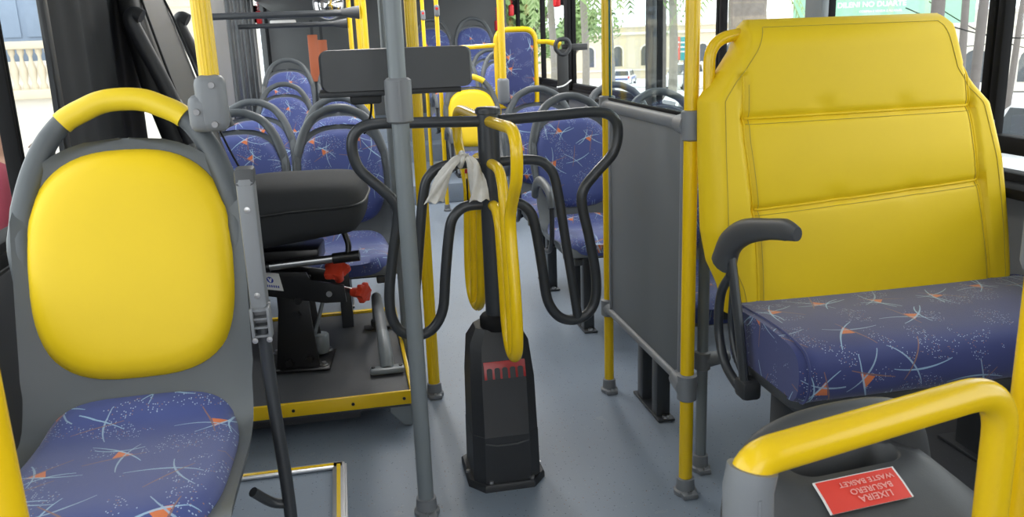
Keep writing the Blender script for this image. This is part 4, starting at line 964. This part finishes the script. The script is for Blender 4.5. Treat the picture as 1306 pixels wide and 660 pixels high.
# cars
def car(label, c, yaw, Lc=4.0, Wc=1.7, Hc=1.5, mat='car_white', van=False, stripe=False):
    t = empty('van' if van else 'car', c, yaw)      # drives along +x
    h = Hc; m = MB()
    lower = [(-Lc/2, .35), (-Lc/2, .75*h/1.5), (-Lc*.47, .92*h/1.5), (Lc*.22, .95*h/1.5), (Lc*.44, .80*h/1.5), (Lc/2, .62*h/1.5), (Lc/2, .30), (-Lc/2+.05, .25)]
    top = [(-Lc*.47, .90*h/1.5), (-Lc*.42 if not van else -Lc*.47, h*.97), (-Lc*.36, h), (Lc*.06 if not van else Lc*.20, h), (Lc*.26 if not van else Lc*.36, .92*h/1.5)]
    Mx = lambda off: Matrix(((1, 0, 0, 0), (0, 0, 1, off), (0, 1, 0, 0), (0, 0, 0, 1)))
    m.prism(lower, Mx(-Wc/2), Wc, .06)
    for sgn in (0,): m.loft([[(x, -Wc/2*.93+(.10 if z > h*.85 else 0), z) for x, z in top], [(x, Wc/2*.93-(.10 if z > h*.85 else 0), z) for x, z in top]])
    m.build('body', mat, t, 30)
    for sgn in (-1, 1):
        for (a, b) in ((-.40, -.14), (-.12, .10 if not van else .22)):
            z0, z1 = .98*h/1.5, h*.92; y0, y1 = sgn*(Wc/2*.93+.004), sgn*(Wc/2*.93-.085)
            m = MB(); m.loft([[(a*Lc+.05, y0, z0), (b*Lc+(.18 if b > .05 else 0), y0, z0), (b*Lc-.02, y1, z1), (a*Lc+.12, y1, z1)], [(a*Lc+.05, y0+.01*sgn, z0), (b*Lc+(.18 if b > .05 else 0), y0+.01*sgn, z0), (b*Lc-.02, y1+.01*sgn, z1), (a*Lc+.12, y1+.01*sgn, z1)]]); m.build('side_window', 'car_glass', t)
    m = MB(); z0, z1 = 1.0*h/1.5, h*.93; m.loft([[(-Lc*.475, s_*Wc*.38, z0) for s_ in (-1, 1)]+[(-Lc*(.425 if not van else .475), s_*Wc*.34, z1) for s_ in (1, -1)], [(-Lc*.475-.02, s_*Wc*.38, z0) for s_ in (-1, 1)]+[(-Lc*(.425 if not van else .475)-.02, s_*Wc*.34, z1) for s_ in (1, -1)]]); m.build('rear_window', 'car_glass', t)
    xa, xb = (Lc*.06, Lc*.26) if not van else (Lc*.20, Lc*.36)
    m = MB(); m.loft([[(xb+.03, s_*Wc*.40, .98*h/1.5) for s_ in (-1, 1)]+[(xa+.06, s_*Wc*.36, h*.95) for s_ in (1, -1)], [(xb+.06, s_*Wc*.40, .98*h/1.5) for s_ in (-1, 1)]+[(xa+.09, s_*Wc*.36, h*.95) for s_ in (1, -1)]]); m.build('windscreen', 'car_glass', t)
    for sx in (-.30, .31):
        for sgn in (-1, 1):
            m = MB(); m.lathe([(.0, -.10), (.28, -.10), (.31, -.07), (.31, .07), (.28, .10), (0, .10)], (sx*Lc, sgn*(Wc/2-.08), .31), 20, 'y'); w = m.build('wheel', 'tyre', t)
            m = MB(); m.lathe([(0, sgn*.115), (.17, sgn*.108), (.19, sgn*.095)], (sx*Lc, sgn*(Wc/2-.08), .31), 14, 'y'); m.build('hubcap', 'aluminium', w)
    for sgn in (-1, 1):
        m = MB(); m.box((-Lc/2+.02, sgn*Wc*.40, .82*h/1.5), (.08, .16, .22), bev=.03); m.build('tail_lamp', 'hammer_red', t)
        m = MB(); m.box((Lc/2-.06, sgn*Wc*.36, .66*h/1.5), (.12, .30, .14), bev=.04); m.build('head_lamp', 'white_paper', t)
    if stripe:
        m = MB()
        for sgn in (-1, 1): m.box((-.2, sgn*(Wc/2+.004), .72), (Lc*.6, .012, .22))
        m.box((-Lc/2-.006, 0, .66), (.012, Wc*.7, .16)); m.build('blue_stripe', 'police_blue', t)
    return tag(t, label, 'van' if van else 'car')
v = atY(797, 100, 80.); car('small white hatchback with blue stripes parked before the beige building', (v[0], 80, gz(v[0], 80)), math.radians(62), stripe=True)
v = atY(880, 100, 66.); car('white van beyond the clear glass screen', (v[0], 66, gz(v[0], 66)), math.radians(200), 4.6, 1.9, 2.1, van=True)
v = atY(760, 80, 24.); car('white car parked beyond the far seats, seen over the grey handles', (7.6, 17.6, gz(7.6, 17.6)), math.radians(88), 4.1, 1.7, 1.45)
car('silver car seen in the window beside the right end of the wide bench', (7.9, 7.9, gz(7.9, 7.9)), math.radians(100), 4.3, 1.75, 1.78, 'car_silver')
car('white car farther along the street behind the silver one', (14.6, 12.8, gz(14.6, 12.8)), math.radians(95), 4.2, 1.75, 1.5)
# trees
def palm(label, px, Y, Ht, r=.22, nf=16):
    v = atY(px, 60, Y); g = gz(v[0], Y); t = empty('palm_tree', (v[0], Y, g)); m = MB(); m.tube(catmull([(0, 0, 0), (.08, 0, Ht*.3), (0, .05, Ht*.7), (.1, 0, Ht)], 8), [r*(1.15-.35*i/24+(.03 if i % 2 else 0)) for i in range(25)], 12); m.build('trunk', 'palm_bark', t)
    m = MB()
    for k in range(nf):
        a = 2*PI*k/nf+random.uniform(-.2, .2); el = random.uniform(-.2, 1.0); Lf = random.uniform(2.0, 2.8)
        P = []
        for i in range(15):
            s = i/14; P.append(Vector((.1+math.cos(a)*Lf*s*math.cos(el*(1-s*.5)), math.sin(a)*Lf*s*math.cos(el*(1-s*.5)), Ht+Lf*(math.sin(el)*s-1.15*s*s))))
        m.tube(P, [.035*(1-.8*i/14) for i in range(15)], 5)
        for i in range(1, 15):
            d_ = (P[i]-P[i-1]).normalized(); sd = d_.cross(Vector((0, 0, 1))).normalized()
            for sgn in (-1, 1):
                for q in (.0, .5):
                    b = P[i-1].lerp(P[i], q); l = .75*math.sin(PI*min(1, .15+.85*i/15))+.12; e = b+sd*sgn*l*.75+d_*l*.4+Vector((0, 0, -l*.35)); w_ = d_*.05
                    m.bm.faces.new([m.bm.verts.new(b-w_), m.bm.verts.new(b+w_), m.bm.verts.new(e)])
    m.build('crown', 'palm_leaf', t); return tag(t, label, 'palm tree')
palm('palm tree between the wheelchair backrest and the first clear window pole', 745, 38., 7.6, .16)
palm('palm tree left of the seat belt, seen over the rear right windows', 704, 31., 6.4, .13)
palm('palm tree behind the clear glass screen, grey trunk near the dark pillar', 857, 34., 8.4, .17)
palm('palm tree hanging its fronds over the top of the glass screen', 776, 27., 5.9, .13)
palm('palm tree beside the handle of the wide bench', 935, 30., 6.0, .2)
def leafy(label, px, Y, Ht, R, tr=.25, n=2600, py=60):
    v = atY(px, py, Y); g = gz(v[0], Y); t = empty('tree', (v[0], Y, g)); m = MB()
    m.tube(catmull([(0, 0, 0), (.05, 0, Ht*.3), (-.1, 0, Ht*.6), (0, 0, Ht)], 6), [tr*(1.3-.9*i/18) for i in range(19)], 12)
    for k in range(5): a = k*1.3; m.tube(catmull([(0, 0, Ht*.5), (math.cos(a)*R*.4, math.sin(a)*R*.4, Ht*.75), (math.cos(a)*R*.7, math.sin(a)*R*.7, Ht)], 4), [tr*.5*(1-.09*i) for i in range(9)], 8)
    m.build('trunk', 'bark', t); m = MB()
    cl = [(rng.normal(0, R*.45, 3)*np.array([1, 1, .6])+np.array([0, 0, Ht]), R*rng.uniform(.3, .5)) for _ in range(14)]
    for k in range(n):
        c_, r_ = cl[k % 14]; d_ = rng.normal(0, 1, 3); d_ /= np.linalg.norm(d_); p = c_+d_*r_*rng.uniform(.6, 1.05); a = rng.normal(0, 1, 3); a -= a.dot(d_)*d_*.6; a /= np.linalg.norm(a); b = np.cross(d_, a); s_ = .13*R/1.8
        vv = [m.bm.verts.new(tuple(p+q)) for q in (a*s_, b*s_*.6, -a*s_, -b*s_*.6)]; m.bm.faces.new(vv)
    m.build('crown', 'leaf', t); return tag(t, label, 'tree')
leafy('leafy green tree beyond the rear right windows', 664, 46., 5.4, 3.0); leafy('leafy green tree at the far end of the street behind the red hammers', 618, 64., 7.2, 3.6); leafy('bushy green tree in front of the beige building', 722, 52., 4.2, 2.4)
# thick trunk close to the bus, above the left shoulder of the bench
v = atY(957, 10, 15.); t = empty('forked_tree', (v[0], 15., gz(v[0], 15.))); m = MB()
m.tube(catmull([(-.05, 0, 0), (-.02, 0, 1.2), (.02, 0, 2.4), (.05, 0, 3.4), (.25, .1, 4.4)], 8), [.34, .33, .32, .31, .30, .29, .28, .28, .27, .27, .27, .27, .27, .27, .27, .28, .28, .28, .28, .27, .27, .26, .26, .25, .24, .24, .23, .22, .22, .2, .2, .2, .2][:33], 16)
m.tube(catmull([(-.02, 0, 2.2), (-.12, .05, 2.8), (-.2, .1, 3.6), (-.35, .1, 4.4)], 6), [.24-.006*i for i in range(19)], 12); m.build('trunk', 'bark', t)
m = MB()
for k in range(1400):
    p = np.array([rng.normal(0, 1.2), rng.normal(0, 1.2), 5.0+rng.normal(0, .5)]); a, b = rng.normal(0, .13, 3), rng.normal(0, .08, 3)
    m.bm.faces.new([m.bm.verts.new(tuple(p+q)) for q in (a, b, -a, -b)])
m.build('crown', 'leaf', t); tag(t, 'thick grey forked tree trunk above the left shoulder of the wide bench', 'tree')
# utility posts
for i, (px, Y, lean, rr, lab) in enumerate(((1241, 5.2, .02, .035, 'dark thin street post leaning right beside the bench top'), (1232, 15., -.03, .08, 'dark street post just left of the thick window pillar'), (1290, 16., .05, .07, 'leaning street post in the rightmost window'), (1192, 5.4, .0, .05, 'street post cut off by the top of the wide bench'), (846, 30., 0., .12, 'grey street post behind the clear glass screen'))):
    v = atY(px, 60, Y); g = gz(v[0], Y); t = empty('street_post', (v[0], Y, g)); m = MB(); m.cyl((0, 0, 0), (lean*7, 0, 7.), rr, 12, rr*.7); m.build('shaft', 'post_wood', t)
    m = MB(); m.bar((lean*6.4-.6, 0, 6.4), (lean*6.4+.6, 0, 6.4), .09, .11); cr = m.build('crossarm', 'post_wood', t); m = MB()
    for x in (-.5, .5): m.lathe([(.03, 6.45), (.05, 6.5), (.03, 6.6)], (lean*6.4+x, 0, 0), 8)
    m.split('insulator', 'white_paper', cr); tag(t, lab, 'street post')
for i, (px0, py0, px1, py1) in enumerate(((1195, 10, 1306, 45), (1225, 2, 1306, 70), (1225, 60, 1306, 20))):
    a, b = atY(px0-40, py0, 15.+2.2*i), atY(px1+60, py1, 14.5+2.2*i); m = MB(); m.tube([Vector(tuple(a)).lerp(Vector(tuple(b)), s)-Vector((0, 0, .25*math.sin(PI*s))) for s in np.linspace(0, 1, 20)], .012, 6); o = m.build('overhead_wire', 'black_rubber')
    tag(o, 'overhead wire in the right window, %s' % ('topmost at the bench', 'falling steeply to the right', 'rising to the right')[i], 'wire', 'overhead wires')
# cream house with balustrade on the kerb side
hx, hy = -6.2, 16.; g = gz(hx, hy)+.14; t = empty('house', (hx, hy, g)); m = MB(); m.box((0, 2.6, 2.0), (9, 4., 8.)); m.box((0, .3, 1.0), (9, .7, 2.05)); m.build('wall', 'stucco_white', t)
zb = .78-g
m = MB(); m.box((0, -.05, zb-.12), (9.1, .34, .16), bev=.03); m.box((0, -.05, zb+.68), (9.1, .30, .13), bev=.03); bal = m.build('balustrade', 'stucco', t)
bprof = [(.055, 0), (.055, .05), (.03, .09), (.062, .22), (.066, .28), (.03, .42), (.03, .47), (.055, .52), (.055, .57)]
for k in range(40): m = MB(); m.lathe([(r, zb-.04+h*1.15) for r, h in bprof], (-2.2+.140*k, -.05, 0), 12); m.build('baluster', 'stucco', bal)
for k in range(5):
    m = MB(); m.box((-1.9+.95*k, .60, zb+1.1), (.82, .06, 2.6), bev=.02); sh_ = m.build('shutter', 'shutter_blue', t)
    for j in range(2):
        m = MB(); m.prism(arched(.28, .75), Matrix(((1, 0, 0, -2.1+.95*k+.38*j), (0, 0, -1, .565), (0, 1, 0, zb+.82), (0, 0, 0, 1))), .02); m.build('raised_panel', 'shutter_blue', sh_)
m = MB()
for k in range(11): m.box((2.6, .08, zb+1.0+.22*k), (2.4, .05, .03))
m.build('siding', 'stucco', t)
tag(t, 'cream house with stone balustrade and blue shutters outside the left window', 'house')
# people on the pavement
def person(label, x, y, yaw, ht=1.68, shirt='cloth_maroon', hair='hair_white', pants='cloth_dark', prop=None):
    g = gz(x, y)+.15; k = ht/1.70; t = empty('person', (x, y, g), yaw); t.scale = (k, k, k)     # faces +y
    def skin(name, verts, edges, rad, mat, root=0, sub=2):
        me = bpy.data.meshes.new(name); me.from_pydata(verts, edges, []); o = bpy.data.objects.new(name, me); COL.objects.link(o); o.parent = t; me.materials.append(MATS[mat])
        md = o.modifiers.new('skin', 'SKIN'); md.use_smooth_shade = True; o.modifiers.new('sub', 'SUBSURF').levels = sub; o.modifiers['sub'].render_levels = sub
        for i, r in enumerate(rad):
            sv = me.skin_vertices[0].data[i]; sv.radius = r if isinstance(r, tuple) else (r, r); sv.use_root = (i == root)
        return o
    vb = [(0, 0, .95), (0, .01, 1.12), (0, 0, 1.30), (0, 0, 1.41), (0, .01, 1.48), (0, .015, 1.55), (0, .02, 1.635)]; eb = [(i, i+1) for i in range(6)]; rb = [(.145, .10), (.13, .10), (.155, .105), (.10, .075), .052, (.068, .082), (.066, .080)]
    for s_ in (-1, 1):
        n0 = len(vb); vb += [(s_*.17, 0, 1.385), (s_*.215, -.02, 1.12), (s_*.20, .10, .90), (s_*.195, .135, .83)]; rb += [.058, .046, .034, .03]; eb += [(3, n0), (n0, n0+1), (n0+1, n0+2), (n0+2, n0+3)]
        for q, (dx, dy, dz, l) in enumerate(((-.028, .02, -.05, 1.), (-.010, .025, -.058, 1.1), (.008, .025, -.055, 1.), (.024, .02, -.045, .85), (-.035*1, .05, -.02, .7))):
            n1 = len(vb); vb += [(s_*.195+dx*.8, .135+dy, .83+dz*.7), (s_*.195+dx, .135+dy+.02, .83+dz*1.5*l)]; rb += [.010, .008]; eb += [(n0+3, n1), (n1, n1+1)]
        n2 = len(vb); vb += [(s_*.09, 0, .86), (s_*.10, .01, .48), (s_*.10, -.03, .09), (s_*.11, .09, .03)]; rb += [.088, .058, .042, (.045, .03)]; eb += [(0, n2), (n2, n2+1), (n2+1, n2+2), (n2+2, n2+3)]
    body = skin('body', vb, eb, rb, 'skin_tone')
    vs_ = [(0, 0, .93), (0, .01, 1.12), (0, 0, 1.30), (0, 0, 1.42)]; es_ = [(0, 1), (1, 2), (2, 3)]; rs_ = [(.165, .115), (.155, .12), (.172, .12), (.09, .075)]
    for s_ in (-1, 1): n0 = len(vs_); vs_ += [(s_*.175, 0, 1.39), (s_*.21, -.015, 1.17)]; rs_ += [.072, .066]; es_ += [(3, n0), (n0, n0+1)]
    skin('shirt', vs_, es_, rs_, shirt)
    vp = [(0, 0, .93)]; ep = []; rp_ = [(.155, .112)]
    for s_ in (-1, 1): n0 = len(vp); vp += [(s_*.09, 0, .84), (s_*.10, .01, .48), (s_*.10, -.03, .10)]; rp_ += [.10, .075, .062]; ep += [(0, n0), (n0, n0+1), (n0+1, n0+2)]
    skin('trousers', vp, ep, rp_, pants)
    # face and hair
    m = MB(); m.lathe([(0, .0), (.05, .004), (.078, .03), (.084, .075), (.078, .11), (.05, .137), (0, .145)], (0, -.004, 1.575), 20, scale=(.90, 1.12)); 
    bmesh.ops.delete(m.bm, geom=[v_ for v_ in m.bm.verts if v_.co.y > .045 and v_.co.z < 1.665], context='VERTS'); m.build('hair', hair, t, 60)
    m = MB(); m.tube([(0, .088, 1.615), (0, .108, 1.585), (0, .094, 1.578)], [.008, .014, .010], 8); m.build('nose', 'skin_tone', t)
    for s_ in (-1, 1):
        m = MB(); m.lathe([(0, .0), (.011, .003), (.011, .007), (0, .009)], (s_*.028, .083, 1.613), 10, 'y'); m.build('eye', 'black_rubber', t)
        m = MB(); m.tube(catmull([(s_*.070, .0, 1.63), (s_*.083, -.012, 1.61), (s_*.078, -.006, 1.58), (s_*.070, .003, 1.575)], 4), .010, 8); m.build('ear', 'skin_tone', t)
    m = MB(); m.tube([(-.024, .087, 1.553), (0, .094, 1.552), (.024, .087, 1.553)], .006, 8); m.build('mouth', 'label_text', t)
    return tag(t, label, 'person')
person('person with white hair in a maroon shirt standing at the left window edge', -1.605, 4.30, math.radians(-70), 1.80)
person('person with brown hair and white top outside, half hidden by the yellow seat', -1.85, 5.75, math.radians(70), 1.50, 'cloth_white', 'hair_brown', 'cloth_blue')

# ------------------------------------------------------------------ light
world = bpy.data.worlds.new('overcast'); bpy.context.scene.world = world; world.use_nodes = True; nt = world.node_tree; bg = nt.nodes['Background']
tc = nt.nodes.new('ShaderNodeTexCoord'); no = nt.nodes.new('ShaderNodeTexNoise'); no.inputs['Scale'].default_value = 3; cr = nt.nodes.new('ShaderNodeValToRGB')
cr.color_ramp.elements[0].color = (.82, .88, .96, 1); cr.color_ramp.elements[1].color = (1, 1, 1, 1); cr.color_ramp.elements[0].position = .35; cr.color_ramp.elements[1].position = .6
nt.links.new(tc.outputs['Generated'], no.inputs['Vector']); nt.links.new(no.outputs['Fac'], cr.inputs[0]); nt.links.new(cr.outputs[0], bg.inputs[0]); bg.inputs[1].default_value = 3.2
def lamp(loc, sx, sy, p):   # fill lights added under the ceiling to brighten the interior
    L_ = bpy.data.lights.new('ceiling_fill_light', 'AREA'); L_.shape = 'RECTANGLE'; L_.size = sx; L_.size_y = sy; L_.energy = p; L_.color = (1., .98, .95)
    o = bpy.data.objects.new('ceiling_fill_light', L_); COL.objects.link(o); o.location = loc; return o
for x, y, e in ((.15, -.2, 2.), (.15, 2.2, 3.), (.15, 4.6, 26.), (1.15, 4.6, 16.), (.15, 7.0, 32.), (1.15, 7.0, 28.)): lamp((x, y, ZC-.03), .16, 1.8, e)
sc = bpy.context.scene
sc.view_settings.view_transform = 'Standard'; sc.view_settings.look = 'None'; sc.view_settings.gamma = 1; sc.view_settings.use_curve_mapping = False
sc.view_settings.exposure = 0.
sc.cycles.max_bounces = 10; sc.cycles.diffuse_bounces = 5; sc.cycles.transparent_max_bounces = 24; sc.cycles.sample_clamp_indirect = 6
sc.cycles.use_denoising = True
